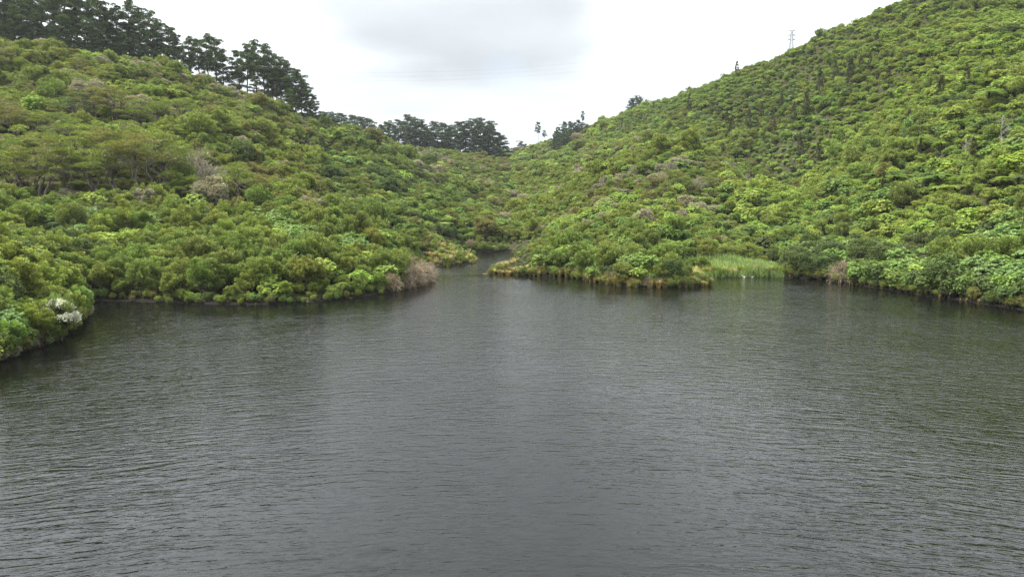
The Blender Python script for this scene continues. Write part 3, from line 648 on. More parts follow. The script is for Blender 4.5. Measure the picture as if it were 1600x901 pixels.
# --- things picked out one by one in the photograph
def spot(kind, u, v, s, tint, sz=None, jitter=.08, lift=0.0):
    x, y = hit(u, v, lift); add(kind, x, y, s, tint, True, jitter, sz)
for u, v, s, t in ((-20, 322, 1.45, 'olive'), (22, 318, 1.4, 'olive'), (64, 316, 1.5, 'brown'), (104, 318, 1.45, 'olive'), (146, 316, 1.4, 'olive'), (184, 314, 1.6, 'olive'), (222, 316, 1.65, 'brown'), (256, 312, 1.6, 'olive'), (20, 290, 1.4, 'green'), (82, 288, 1.4, 'olive'), (126, 286, 1.45, 'olive'), (166, 284, 1.4, 'brown'), (208, 282, 1.5, 'olive'), (246, 280, 1.45, 'olive'),
 (372, 332, 1.25, 'olive'), (398, 328, 1.0, 'brown'), (300, 326, .95, 'olive'), (334, 330, .9, 'olive'), (150, 196, 1.3, 'brown'), (178, 198, 1.3, 'brown'), (120, 206, 1.15, 'dark'), (60, 232, 1.2, 'olive'), (24, 226, 1.2, 'brown'), (215, 212, 1.3, 'green'), (250, 206, 1.2, 'olive'), (285, 200, 1.1, 'olive'), (100, 246, 1.2, 'green'), (12, 200, 1.1, 'brown'), (325, 206, 1.0, 'brown'), (150, 246, 1.2, 'olive'), (40, 262, 1.3, 'olive')):
    spot('flat_topped_tree', u, v, s * .98, t, sz=s)
for i in range(46):
    spot('flat_topped_tree', RNG.uniform(-40, 460), RNG.uniform(120, 240), RNG.uniform(.55, .85), RNG.choice(['olive', 'olive', 'brown', 'green', 'yellow']), lift=.3)
for u, v, s, t in ((70, 165, 1.7, 'yellow'), (95, 168, 1.3, 'bright'), (115, 140, 1.4, 'yellow'), (150, 100, 1.5, 'bright'), (168, 108, 1.4, 'yellow'), (272, 148, 1.4, 'bright'), (245, 150, 1.1, 'yellow'), (1060, 246, 1.5, 'yellow'), (1078, 240, 1.6, 'bright'), (1096, 238, 1.7, 'yellow'), (1112, 242, 1.5, 'bright'), (1088, 252, 1.5, 'yellow'), (1068, 256, 1.3, 'bright'), (1120, 252, 1.3, 'yellow'),
 (1480, 276, 1.35, 'lime'), (1500, 268, 1.2, 'yellow'), (1582, 270, 1.4, 'lime'), (1596, 258, 1.3, 'lime'), (1380, 188, 1.4, 'yellow'), (1395, 192, 1.2, 'bright'), (1398, 278, 1.2, 'lime'), (1300, 320, 1.2, 'yellow'), (1520, 225, 1.0, 'lime'), (1210, 262, 1.1, 'bright'), (640, 322, 1.2, 'bright'), (700, 318, 1.1, 'bright'), (735, 322, 1.3, 'yellow'), (430, 292, 1.1, 'bright'), (445, 308, 1.0, 'blue'), (470, 345, 1.1, 'bright'), (500, 368, 1.1, 'blue'), (560, 392, 1.0, 'leafy'), (412, 330, 1.0, 'lime'), (990, 392, 1.1, 'bright'), (1010, 400, 1.1, 'yellow'), (960, 398, 1.0, 'bright')):
    spot(B, u, v, s, t, sz=s * .85, lift=.8)
for u, v, s, t in ((385, 268, 1.9, 'dark'), (372, 262, 1.6, 'dark'), (398, 272, 1.5, 'dark'), (1050, 434, .95, 'dark'), (1135, 262, 1.6, 'brown'), (1382, 282, 1.3, 'brown'), (1445, 205, 1.5, 'olive'), (1250, 300, 1.3, 'brown'), (1210, 205, 1.4, 'brown')):
    spot(Q, u, v, s, t, sz=s * 1.1, lift=.8)
for i in range(26):
    spot('flat_topped_tree', RNG.uniform(980, 1200), RNG.uniform(255, 320), RNG.uniform(.5, .72), RNG.choice(['olive', 'brown', 'green']), lift=.3)
for u, v, s in ((300, 290, 2.5), (328, 308, 2.3), (342, 296, 1.8), (312, 276, 2.2), (90, 110, 1.5), (20, 130, 1.4), (45, 150, 1.3), (800, 288, 1.3), (834, 294, 1.3), (886, 275, 1.3), (904, 270, 1.6), (932, 272, 1.8), (920, 290, 1.5), (946, 283, 1.3), (980, 262, 1.4), (992, 270, 1.5), (1010, 252, 1.6), (1032, 286, 1.6), (1046, 268, 1.6), (1088, 292, 1.4),
 (1135, 265, 1.7), (1165, 285, 1.6), (1180, 292, 1.3), (1125, 250, 1.3), (650, 240, 1.7), (665, 244, 1.8), (680, 246, 1.7), (696, 252, 1.7), (710, 258, 1.5), (735, 262, 1.5), (748, 262, 1.3), (1470, 190, 1.2), (1350, 260, 1.0)):
    spot('bare_bush', u, v, s, 'grey', sz=s * 1.15, lift=.1 if 290 < u < 345 else 1.4)
for u, v, s in ((612, 455, 1.05), (632, 450, 1.1), (652, 443, 1.1), (664, 437, 1.0), (640, 430, 1.2), (655, 425, 1.0), (622, 436, 1.1), (604, 442, .9), (645, 447, 1.3), (660, 441, 1.35), (628, 446, 1.3), (668, 433, 1.2), (736, 388, 1.0), (1318, 440, 1.5), (955, 440, .8), (975, 440, .95), (990, 438, .8), (1012, 446, .6), (1030, 446, .6), (1094, 425, .9), (840, 428, .6), (905, 430, .7), (930, 434, .7), (812, 424, .4), (880, 350, .9), (862, 352, 1.0), (1150, 372, 1.0)):
    spot('bare_bush', u, v, s, 'pink')
FERNS = [(1464, 34, 1), (1499, 66, 1), (1530, 84, 1), (1455, 90, .9), (1486, 96, .9), (1506, 108, .9), (1543, 182, 1.25), (1438, 250, 1.05), (1565, 64, 1), (1582, 66, 1), (1309, 140, .9), (1320, 162, .9), (1294, 164, .9), (1280, 166, .9), (1429, 139, .9), (1372, 110, 1),
 (1399, 296, 1.15), (1447, 300, 1.1), (1470, 298, 1.2), (1490, 312, 1.0), (1362, 288, 1), (1330, 300, .8), (1240, 100, .9), (1205, 120, .9), (1590, 110, 1), (1520, 140, 1), (1480, 160, 1), (1411, 160, .9), (1350, 190, .9), (692, 362, 1.0), (1570, 300, .9), (1550, 92, 1), (1400, 60, 1), (1330, 84, .9), (1260, 190, .9)]
for u, v, s in FERNS: spot('tree_fern', u, v, s * 1.32, RNG.choice(['bright', 'leafy', 'yellow']), lift=.5, sz=s * (1.35 if u in (1543, 1438) else .8))
for i in range(48): spot('tree_fern', RNG.uniform(1200, 1600), RNG.uniform(30, 320), RNG.uniform(.7, 1.05), RNG.choice(['leafy', 'yellow', 'dark', 'bright']), lift=.5, sz=.78)
for u, v0, v1 in ((1077, 170, 147), (939, 209, 193), (924, 219, 208), (1329, 126, 88), (1359, 104, 83), (1281, 138, 107), (1259, 180, 144), (1143, 210, 180), (1169, 200, 168), (1221, 172, 147), (1206, 196, 166), (1469, 158, 118), (1210, 210, 188), (1250, 236, 208), (1278, 254, 223), (1388, 126, 104), (1151, 116, 96), (1135, 186, 170),
 (1305, 120, 96), (1345, 104, 86), (1240, 186, 160), (1190, 180, 160), (1130, 255, 225), (1510, 130, 100), (480, 232, 208), (505, 238, 215), (1295, 300, 276), (1380, 300, 275), (1420, 200, 172), (1520, 250, 215), (880, 215, 200), (902, 214, 200)):
    x, y = hit(u, v0 - 3, 2.3) if u != 1151 else at_uY(1151, 308)[:2]; z = float(height(x, y)); h = max(3.0, min(9.5, height_to_reach(x, y, z, v1))); add('conical_tree', x, y, h / 6.0 * 1.0, 'conif', True, .1, sz=h / 6.0)
# --- water's edge
def along(i0, i1, step):
    out = []
    for i in range(i0, i1):
        a, b = shore[i], shore[i + 1]; Lg = np.linalg.norm(b - a); n = max(1, int(Lg / step)); nn = np.array([-(b - a)[1], (b - a)[0]]) / max(Lg, 1e-6)
        for k in range(n):
            p = a + (b - a) * ((k + RNG.uniform(0, 1)) / n); q = p + nn * .3
            s = 1 if shore_dist(q[0], q[1]) > 0 else -1
            out.append((p, nn * s))
    return out
def edge(i0, i1, step, kinds, d0, d1, s0, s1, bush=1.0):
    for p, nn in along(i0, i1, step):
        q = p + nn * RNG.uniform(d0, d1); k, t = kinds[RNG.integers(len(kinds))]; s = RNG.uniform(s0, s1) * (bush if k == LB else 1)
        add(k, q[0], q[1], s, t)
iL = SHORE_PX.index((140, 469)); iT = SHORE_PX.index((672, 440)); iM = SHORE_PX.index((652, 416)); iM2 = SHORE_PX.index((722, 396)); iC = SHORE_PX.index((798, 393.5)); iS = SHORE_PX.index((768, 422)); iE = SHORE_PX.index((1111, 442)); iR = SHORE_PX.index((1210, 432)); iZ = len(SHORE_PX) - 1
LB, GT = 'low_bush', 'grass_tussock'
edge(0, iL, .4, [(LB, 'brown'), (LB, 'leafy'), (LB, 'green'), (LB, 'grey')], -.1, 1.2, .22, .45)
edge(iL, iT, .32, [(LB, 'yellow'), (LB, 'green'), (LB, 'yellow'), (GT, 'yellow'), (GT, 'straw'), (LB, 'brown'), (LB, 'leafy')], -.1, 1.6, .18, .38)
edge(iM, iM2, .35, [(GT, 'yellow'), (GT, 'straw'), (GT, 'olive'), (GT, 'ginger')], .1, 1.3, .4, .68)
edge(iM2, iC, .5, [(LB, 'green'), (LB, 'leafy'), (GT, 'olive')], .3, 1.4, .3, .6)
edge(iC, iS, .6, [(LB, 'green'), (LB, 'brown'), (GT, 'olive'), (GT, 'straw')], .1, 1.0, .3, .45, .5)
edge(iS, iE, .24, [(GT, 'straw'), (GT, 'straw'), (GT, 'ginger'), (GT, 'olive'), (LB, 'olive'), (LB, 'green'), (GT, 'straw'), (LB, 'brown')], .0, 1.3, .55, .95, .5)
edge(iE - 9, iE + 1, .5, [(GT, 'straw'), (GT, 'ginger'), (GT, 'straw')], .0, 2.2, .8, 1.25)
edge(iS - 1, iS + 2, .3, [(GT, 'straw'), (GT, 'ginger')], .1, 1.8, .6, .95)
edge(iE, iR, .5, [(GT, 'lime'), (GT, 'yellow'), (GT, 'lime'), (GT, 'straw')], .1, 1.2, 1.0, 1.6)
edge(iR, iZ, .4, [(LB, 'leafy'), (LB, 'dark'), (LB, 'brown'), (GT, 'straw'), (LB, 'olive')], .1, 1.1, .25, .5)
edge(iR, iR + 4, .5, [(LB, 'yellow'), (GT, 'straw')], .1, 1.0, .3, .6)
# shrubs hanging over the water along the right bank and round the promontory
for p, nn in along(SHORE_PX.index((1290, 438)), iZ + 1, 1.15):
    q = p + nn * RNG.uniform(.3, 1.6); add(B, q[0], q[1], RNG.uniform(.75, 1.05), RNG.choice(['leafy', 'dark', 'dark']))
for p, nn in along(0, iL - 1, .8):
    q = p + nn * RNG.uniform(-.1, 1.3); add(RNG.choice([K, B]), q[0], q[1], RNG.uniform(.42, .75), RNG.choice(['leafy', 'green', 'olive']))
# marsh
for i in range(520):
    u = RNG.uniform(640, 752); Y = RNG.uniform(114, 150); X, Y, z = at_uY(u, Y)
    if not in_marsh(u, 0, X, Y) or shore_dist(X, Y) < .5: continue
    r = RNG.uniform()
    if r < .80: add(GT, X, Y, RNG.uniform(.7, 1.2), RNG.choice(['straw', 'straw', 'straw', 'lime', 'ginger', 'lime']))
    elif r < .90: add('flax_bush', X, Y, RNG.uniform(.7, 1.0), RNG.choice(['olive', 'green', 'ginger']), True)
    else: add(LB, X, Y, RNG.uniform(.35, .6), RNG.choice(['yellow', 'green', 'leafy']))
for i in range(70):
    Y = RNG.uniform(100, 112); X = (RNG.uniform(1095, 1218) - 800) / F * Y * 1.01
    if X > 28.5 and shore_dist(X, Y) > .1: add(GT, X, Y, RNG.uniform(.9, 1.35), RNG.choice(['lime', 'yellow', 'blue', 'blue', 'straw', 'green']))
for u, v in ((1062, 428), (1073, 436), (1020, 424), (870, 424)):
    spot('flax_bush', u, v, .8, 'olive')

# ------------------------------------------------------------------ build: one object per plant for the largest 300 of a kind, the rest as stuff
PROTO = {
 K: [kanuka(100 + i, 3.2 + .25 * (i % 3), 1.25 + .12 * (i % 2)) for i in range(6)],
 B: [broadleaf(200 + i, leaf=(.19, .23, .17)[i % 3]) for i in range(6)],
 Q: [roundshrub(300 + i) for i in range(6)],
 'flat_topped_tree': [flattree(400 + i, 5.2 + .3 * i, 2.3 + .15 * i) for i in range(5)],
 'conical_tree': [conical(500 + i) for i in range(3)],
 'bare_bush': [brush(600 + i, M=620) for i in range(4)],
}
PROTO['low_bush'] = [roundshrub(320 + i, M=46, per=60) for i in range(3)]
TUS = [blades(700 + i) for i in range(4)]; FLAX = [blades(720 + i, 70, 1.9, .9, .10, .6) for i in range(2)]
FRONDS = [frond_mesh(740 + i) for i in range(3)]
def fern_trunk(seed):
    g = np.random.default_rng(seed); tb = MB(); tube(tb, limb(g, (0, 0, -.6), (g.uniform(-.2, .2), g.uniform(-.2, .2), 3.0), 6, .03), np.linspace(.16, .11, 6), 7); return tb.mesh('trunk', M_FERNBARK, True)
FTR = [fern_trunk(760 + i) for i in range(2)]
FT = np.array([(r['x'], r['y']) for r in REC if (r['k'] == 'flat_topped_tree' and r['keep'] and r['x'] < 0 and r['s'] > .9) or (r['k'] == 'bare_bush' and r['s'] > 2.2)])
for r in REC:      # shrubs stay low under and in front of the umbrella trees
    if r['k'] in (K, B, Q) and r['x'] < 0 and r['y'] > 104 and not r['keep']:
        dx = FT[:, 0] - r['x']; dy = FT[:, 1] - r['y']
        if (((dx / 3.0) ** 2 + ((dy - 2.0) / 4.0) ** 2) < 1).any(): r['s'] *= .5; r['sz'] *= .36
for r in REC:
    u, v, d = project(r['x'], r['y'], r['z'] + SIZE[r['k']] * r['sz'] * .75); r['u'], r['v'], r['d'] = float(u), float(v), float(d)
    r['app'] = SIZE[r['k']] * r['s'] / d
vis = visible(np.array([r['x'] for r in REC]), np.array([r['y'] for r in REC]), np.array([r['z'] + SIZE[r['k']] * r['sz'] for r in REC]), 1.9)
for r, q in zip(REC, vis):
    fr = 8 < r['u'] < 1592 and 4 < r['v'] < 600
    r['rank'] = (r['app'] if (q and fr) else -1) + (10 if r['keep'] else 0)
LAND = [((90, 495), 'white flowering bush'), ((252, 408), 'pale grey-flowered shrub'), ((318, 262), 'pair of grey leafless trees'), ((640, 440), 'pinkish bare bushes'), ((738, 407), 'tip of the marsh spit'),
 ((882, 400), 'cabbage tree on the headland'), ((768, 423), 'left tip of the headland'), ((1112, 443), 'right tip of the headland'), ((1156, 428), 'white driftwood branch'), ((1160, 412), 'reed bed'), ((1318, 425), 'pinkish bare bush, right bank'),
 ((1565, 210), 'bleached dead tree'), ((1543, 165), 'broad umbrella-shaped tree fern'), ((1438, 235), 'dark-trunked tree fern'), ((1235, 60), 'power pylon'), ((1150, 104), 'lone conical tree on the skyline'), ((996, 158), 'pines on the right skyline'),
 ((890, 210), 'far dark conifer clump'), ((842, 205), 'lone tall pine in the valley'), ((680, 232), 'row of dead white trunks'), ((485, 165), 'last pine of the left ridge'), ((362, 130), 'gap between the ridge pines'), ((148, 462), 'narrow inlet on the left'), ((790, 395), 'head of the channel'),
 ((0, 450), 'left edge of the photo'), ((1596, 420), 'right edge of the photo'), ((1300, 330), 'middle of the right slope'), ((560, 270), 'middle of the left valley slope'), ((1010, 330), 'spur above the headland'), ((230, 235), 'umbrella-shaped tree cluster'), ((120, 130), 'top of the left hill'), ((400, 390), 'middle of the left bank'), ((520, 400), 'thicket beside the pinkish bushes'), ((1450, 400), 'dark leafy right bank edge'), ((1000, 415), 'headland thicket'), ((1400, 60), 'upper right slope'), ((390, 300), 'dark-trunked flat tree')]
LW = np.array([l[0] for l in LAND], float)
DIRS = ['right of', 'below-right of', 'below', 'below-left of', 'left of', 'above-left of', 'above', 'above-right of']
ORD = ['', 'second ', 'third ', 'fourth ', 'fifth ', 'sixth ', 'seventh ', 'eighth ', 'ninth ', 'tenth ', 'eleventh ', 'twelfth ', 'thirteenth ', 'fourteenth ', 'fifteenth ', 'sixteenth ', 'seventeenth ', 'eighteenth ', 'nineteenth ', 'twentieth '] + ['twenty-' + q + ' ' for q in ('first', 'second', 'third', 'fourth', 'fifth', 'sixth', 'seventh', 'eighth', 'ninth')] + ['thirtieth ']
def label_all(recs):
    bk = {}
    for r in recs:
        dv = np.array([r['u'], r['v']]) - LW; i = int(np.argmin((dv ** 2).sum(1))); ang = math.atan2(dv[i, 1], dv[i, 0])
        r['land'] = i; r['dir'] = int(round(ang / (math.pi / 4))) % 8; r['dist'] = float((dv[i] ** 2).sum())
        bk.setdefault((r['k'], r['t'], i, r['dir']), []).append(r)
    for key, rs in bk.items():
        rs.sort(key=lambda r: r['dist'])
        for j, r in enumerate(rs):
            o = ORD[min(j, len(ORD) - 1)]
            r['label'] = f"{TINT[r['t']][1]} {NOUN[r['k']]}, {o}nearest {DIRS[r['dir']]} the {LAND[r['land']][1]}"
indiv, stuff = [], []
for kind in SIZE:
    rs = sorted([r for r in REC if r['k'] == kind], key=lambda r: -r['rank']); cut = 0
    for j, r in enumerate(rs):
        if (j < 295 and r['rank'] > 0) or r['keep']: indiv.append(r)
        else: stuff.append(r)
label_all(indiv)
def put(o, r, k=None):
    o.location = (r['x'], r['y'], r['z']); o.rotation_euler = (0, 0, r['r']); o.scale = (r['s'], r['s'], r['sz'])
FIRST = {}
for r in indiv:
    kd = r['k']; tint = [float(q) for q in r['c']]
    if kd in ('grass_tussock', 'flax_bush'):
        ms = TUS if kd == 'grass_tussock' else FLAX; o = link(kd, ms[RNG.integers(len(ms))]); put(o, r); o['tint'] = tint; setup(o, r['label'], CAT[kd], GROUP[kd]); continue
    root = link(kd, None); put(root, r); setup(root, r['label'], CAT[kd], GROUP[kd])
    if kd == 'tree_fern':
        j = int(RNG.integers(2)); link('trunk', FTR[j], root); n = 13
        for q in range(n):
            f = link('frond', FRONDS[q % 3], root, (0, 0, 2.95)); f.rotation_euler = (0, RNG.uniform(-.12, .22), q * 6.283 / n + RNG.uniform(-.15, .15)); f['tint'] = tint
        continue
    pr = PROTO[kd]; j = int(RNG.integers(len(pr))); cm_, tm_ = pr[j]
    c = link('crown' if kd != 'bare_bush' else 'twigs', cm_, root); c['tint'] = tint
    t = link('trunk', tm_, root); t['tint'] = tint
    FIRST.setdefault((kd, j), c)
def thicket(name, label, cat, recs, protos):
    me = bpy.data.meshes.new(name); me.vertices.add(len(recs))
    me.vertices.foreach_set('co', np.array([(r['x'], r['y'], r['z']) for r in recs], 'f').ravel())
    me.attributes.new('tint', 'FLOAT_COLOR', 'POINT').data.foreach_set('color', np.array([(*r['c'], 1) for r in recs], 'f').ravel())
    me.attributes.new('size', 'FLOAT_VECTOR', 'POINT').data.foreach_set('vector', np.array([(r['s'], r['s'], r['sz']) for r in recs], 'f').ravel())
    me.attributes.new('turn', 'FLOAT_VECTOR', 'POINT').data.foreach_set('vector', np.array([(0, 0, r['r']) for r in recs], 'f').ravel())
    me.attributes.new('variant', 'INT', 'POINT').data.foreach_set('value', RNG.integers(0, len(protos), len(recs)).astype('i'))
    o = link(name, me); o['label'] = label; o['category'] = cat; o['kind'] = 'stuff'
    g = bpy.data.node_groups.new(name, 'GeometryNodeTree'); g.interface.new_socket('Geometry', in_out='INPUT', socket_type='NodeSocketGeometry'); g.interface.new_socket('Geometry', in_out='OUTPUT', socket_type='NodeSocketGeometry')
    n, L = g.nodes.new, g.links.new
    gi, go, ip, jn = n('NodeGroupInput'), n('NodeGroupOutput'), n('GeometryNodeInstanceOnPoints'), n('GeometryNodeJoinGeometry')
    for p in protos:
        oi = n('GeometryNodeObjectInfo'); oi.inputs['Object'].default_value = p; oi.inputs['As Instance'].default_value = True; L(oi.outputs['Geometry'], jn.inputs[0])
    def na(nm, t):
        x = n('GeometryNodeInputNamedAttribute'); x.data_type = t; x.inputs['Name'].default_value = nm; return [q for q in x.outputs if q.enabled and q.name == 'Attribute'][0]
    L(gi.outputs[0], ip.inputs['Points']); L(jn.outputs[0], ip.inputs['Instance']); ip.inputs['Pick Instance'].default_value = True
    L(na('variant', 'INT'), ip.inputs['Instance Index']); L(na('size', 'FLOAT_VECTOR'), ip.inputs['Scale'])
    er = n('FunctionNodeEulerToRotation'); L(na('turn', 'FLOAT_VECTOR'), er.inputs[0]); L(er.outputs[0], ip.inputs['Rotation']); L(ip.outputs[0], go.inputs[0])
    md = o.modifiers.new('instances', 'NODES'); md.node_group = g; return o
for kd, nm, lb in ((K, 'fine_leaved_thicket', 'dense fine-leaved scrub filling the hillsides between the larger shrubs'), (B, 'broadleaf_thicket', 'dense broad-leaved scrub covering the far slopes and right hill'), (Q, 'rounded_scrub', 'rounded olive and brown scrub covering the distant hillsides'), ('low_bush', 'bank_undergrowth', 'low undergrowth along the banks'), ('grass_tussock', 'sedge_bed', 'sedges and grasses growing along the marsh and banks')):
    rs = [r for r in stuff if r['k'] == kd]
    if not rs: continue
    if kd == 'grass_tussock':
        pr = [o for o in C.objects if o.name in ('grass_tussock', 'grass_tussock.001', 'grass_tussock.002', 'grass_tussock.003')]
    else: pr = [FIRST[k] for k in sorted(FIRST) if k[0] == kd]
    thicket(nm, lb, 'scrub' if kd not in ('grass_tussock',) else 'sedge', rs, pr)
print('records', len(REC), 'individual', len(indiv), 'stuff', len(stuff))

# ------------------------------------------------------------------ pines
PIN = [pine(800, 20, 4.6, .42), pine(801, 21, 4.2, .50), pine(802, 18, 5.0, .26, 1.3), pine(803, 20, 3.8, .56, .9), pine(804, 17, 5.0, .06, 1.6), pine(805, 19, 5.2, .36), pine(806, 20, 5.5, .05, 1.8)]
PH = [20, 21, 18, 20, 17, 19, 20]
def pine_at(u, Y, vtop, j, label, group, tint='pine', wide=1.0, hmin=7, hmax=30, ws=None):
    X, Y, z = at_uY(u, Y); h = min(hmax, max(hmin, height_to_reach(X, Y, z, vtop))); s = h / PH[j]
    root = link('pine_tree', None, None, (X, Y, z)); root.rotation_euler = (0, 0, RNG.uniform(0, 6.28)); ws = min(max(s, .72 if group and 'valley' in group else .3), 1.2) * wide if ws is None else ws; root.scale = (ws, ws, s)
    c = link('crown', PIN[j][0], root); c['tint'] = [float(q) for q in np.array(TINT[tint][0]) * RNG.uniform(.85, 1.2)]
    link('trunk', PIN[j][1], root); setup(root, label, 'pine tree', group); return root
RIDGE = [(-30, 200, -60, 2), (-8, 208, -40, 4), (14, 200, -20, 4), (36, 210, -50, 2), (52, 200, -10, 4), (70, 214, -45, 0), (88, 204, -22, 2), (106, 212, -35, 5), (124, 206, -14, 4), (140, 216, -20, 0), (156, 208, 0, 2), (172, 218, 14, 4), (186, 212, 10, 5), (204, 216, 2, 0), (222, 224, 14, 2), (238, 220, 22, 5), (252, 226, 34, 1), (266, 222, 42, 2), (282, 232, 56, 0), (300, 228, 60, 1), (314, 234, 62, 3), (328, 230, 56, 1), (341, 236, 60, 3), (352, 240, 88, 3),
 (376, 240, 80, 3), (388, 236, 72, 1), (402, 242, 66, 1), (414, 238, 70, 0), (428, 244, 84, 5), (440, 240, 90, 0), (452, 246, 98, 1), (462, 242, 108, 2), (472, 248, 120, 5), (481, 246, 134, 2), (489, 250, 150, 4), (372, 250, 110, 5), (434, 254, 110, 2), (452, 232, 140, 4), (398, 230, 120, 5),
 (-20, 192, 20, 6), (2, 194, 34, 6), (24, 196, 10, 6), (44, 196, 36, 6), (62, 198, 22, 6), (82, 198, 40, 6), (100, 200, 24, 6), (118, 200, 44, 4), (134, 202, 30, 6), (150, 203, 52, 4), (166, 205, 44, 6), (182, 208, 58, 4), (196, 208, 50, 6), (214, 212, 62, 4), (230, 214, 70, 6), (246, 216, 84, 4), (262, 218, 92, 4), (345, 230, 122, 4), (366, 232, 132, 4), (420, 236, 138, 6), (300, 224, 106, 4), (320, 226, 112, 4)]
RIDGE.sort(key=lambda q: -q[0])
NTH = ['first', 'second', 'third', 'fourth', 'fifth', 'sixth', 'seventh', 'eighth', 'ninth', 'tenth', 'eleventh', 'twelfth', 'thirteenth', 'fourteenth', 'fifteenth', 'sixteenth', 'seventeenth', 'eighteenth', 'nineteenth', 'twentieth'] + ['twenty-' + q for q in ('first', 'second', 'third', 'fourth', 'fifth', 'sixth', 'seventh', 'eighth', 'ninth')] + ['thirtieth'] + ['thirty-' + q for q in ('first', 'second', 'third', 'fourth', 'fifth', 'sixth', 'seventh', 'eighth', 'ninth')] + ['fortieth'] + ['forty-' + q for q in ('first', 'second', 'third', 'fourth', 'fifth', 'sixth', 'seventh', 'eighth', 'ninth')] + ['fiftieth'] + ['fifty-' + q for q in ('first', 'second', 'third', 'fourth', 'fifth', 'sixth', 'seventh', 'eighth', 'ninth')] + ['sixtieth'] + ['sixty-' + q for q in ('first', 'second', 'third', 'fourth', 'fifth')]
for i, (u, Y, vt, j) in enumerate(RIDGE):
    pine_at(u, Y, vt, j, f'dark pine on the left ridge, {NTH[i]} trunk counted from the right end', 'pines along the left ridge', wide=1.0 if u < 200 else .88)
FAR = [(508, 380, 178, 4), (522, 384, 176, 2), (536, 380, 178, 5), (550, 388, 181, 4), (562, 384, 183, 2), (574, 380, 186, 4), (586, 384, 196, 2), (598, 390, 196, 4), (610, 400, 190, 2), (624, 404, 188, 5), (638, 400, 180, 0), (650, 406, 184, 2), (662, 402, 191, 4), (676, 408, 190, 2), (690, 404, 193, 4), (704, 410, 196, 2), (716, 406, 191, 5), (728, 404, 190, 2), (740, 408, 188, 5), (752, 404, 186, 0), (763, 410, 190, 2), (772, 406, 198, 4), (780, 412, 212, 4), (545, 372, 196, 4), (600, 392, 206, 4), (640, 396, 200, 4), (700, 400, 208, 4), (745, 400, 205, 2), (668, 398, 204, 2), (720, 398, 212, 4), (765, 404, 210, 4)]
FAR.sort(key=lambda q: -q[0])
for i, (u, Y, vt, j) in enumerate(FAR):
    pine_at(u, Y, vt, j, f'distant pine in the far valley row, {NTH[i]} crown counted from its right end', 'pines at the head of the valley', 'farpine', 1.3)
for i, (u, Y, vt, j) in enumerate(((866, 425, 206, 4), (873, 420, 199, 6), (881, 424, 191, 4), (889, 418, 190, 6), (897, 424, 192, 2), (905, 428, 188, 4), (913, 424, 192, 6), (878, 412, 208, 6), (892, 410, 208, 4), (904, 414, 206, 6))):
    pine_at(u, Y, vt, j, f'dark bushy pine in the clump on the right slope, {NTH[i]} from its left', 'dark pines on the far right slope', 'farpine', 1.0, hmin=5, ws=.66 + .06 * (i % 3))
pine_at(841, 480, 191, 3, 'lone tall sparse pine standing in the valley notch', None, 'farpine', .75, ws=.62)
pine_at(850, 478, 204, 3, 'shorter sparse pine right beside the lone tall pine', None, 'farpine', .8, hmin=5, ws=.5)
pine_at(910, 432, 174, 3, 'thin lone pine rising above the dark conifer clump', None, 'farpine', .5, ws=.35)
for i, (u, Y, vt) in enumerate(((986, 392, 154), (993, 396, 150), (1001, 394, 152), (1010, 396, 156))):
    pine_at(u, Y, vt, (2, 5, 4, 2)[i], f'small pine on the right skyline, {NTH[i]} from the left of four', 'pines on the right skyline', 'farpine', 1.2, hmin=4)
for i, (u, Y, vt) in enumerate(((794, 820, 229), (803, 830, 231), (815, 800, 221), (822, 810, 226))):
    pine_at(u, Y, vt, (4, 2, 5, 4)[i], f'hazy pine on the farthest hill, {NTH[i]} from the left', 'pines on the farthest hill', 'farpine', 1.5, hmin=5)

# ------------------------------------------------------------------ single plants and things
def white_shrub(u, v, s, label, n=900, frac=1.0, tint='white', cat='shrub'):
    x, y = hit(u, v); root = link('flowering_shrub', None, None, (x, y, float(height(x, y)) - .1)); root.scale = (s, s, s); setup(root, label, cat)
    cm_, tm_ = PROTO[K][2]; c = link('crown', cm_, root); c['tint'] = list(TINT['green'][0]); link('trunk', tm_, root)
    g = np.random.default_rng(int(u)); mb = MB()
    for i in range(46):
        d = rdir(1, g, .4)[0]; d[2] = abs(d[2]) * .9; c0 = np.array([0, 0, 1.8]) + d * np.array([1.3, 1.3, 1.55]) * g.uniform(.9, 1.08); m = n // 40
        o = rdir(m, g, .3); P = c0 + o * .3 * g.uniform(.3, 1, (m, 1)); leaves(mb, P, o, rdir(m, g), .12, .11, g.uniform(.7, 1.1, m), fold=.02)
    b = link('blossom', mb.mesh('blossom', M_PETAL), root); b['tint'] = list(TINT[tint][0]); return root
white_shrub(94, 537, .95, 'white flowering bush at the edge of the near left promontory', 2400)
white_shrub(252, 432, .8, 'pale grey-flowered shrub in the middle of the left bank', 1000, tint='grey')
white_shrub(320, 352, .32, 'small white flowering shrub high on the left bank', 700)
for i, (u, v, hh, lb) in enumerate(((882, 424, 3.0, 'cabbage tree with spiky leaf head on the headland above the water'), (1046, 412, 2.6, 'small cabbage tree among shrubs near the right of the headland'))):
    x, y = hit(u, v); root = link('cabbage_tree', None, None, (x, y, float(height(x, y)))); setup(root, lb, 'cabbage tree', None); g = np.random.default_rng(900 + i); tb = MB()
    tops = [np.array([0, 0, hh]), np.array([.45, .1, hh * .82])]; tube(tb, limb(g, (0, 0, -.4), tops[0], 5, .03), np.linspace(.12, .07, 5), 6); tube(tb, limb(g, (0, 0, hh * .5), tops[1], 4, .05), np.linspace(.08, .06, 4), 5)
    link('trunk', tb.mesh('trunk', M_GREYBARK, True), root)
    for m, p in zip(cabbage_heads(910 + i * 5, tops), tops): h = link('leaf_head', m, root, tuple(p)); h['tint'] = list(TINT['yellow'][0])
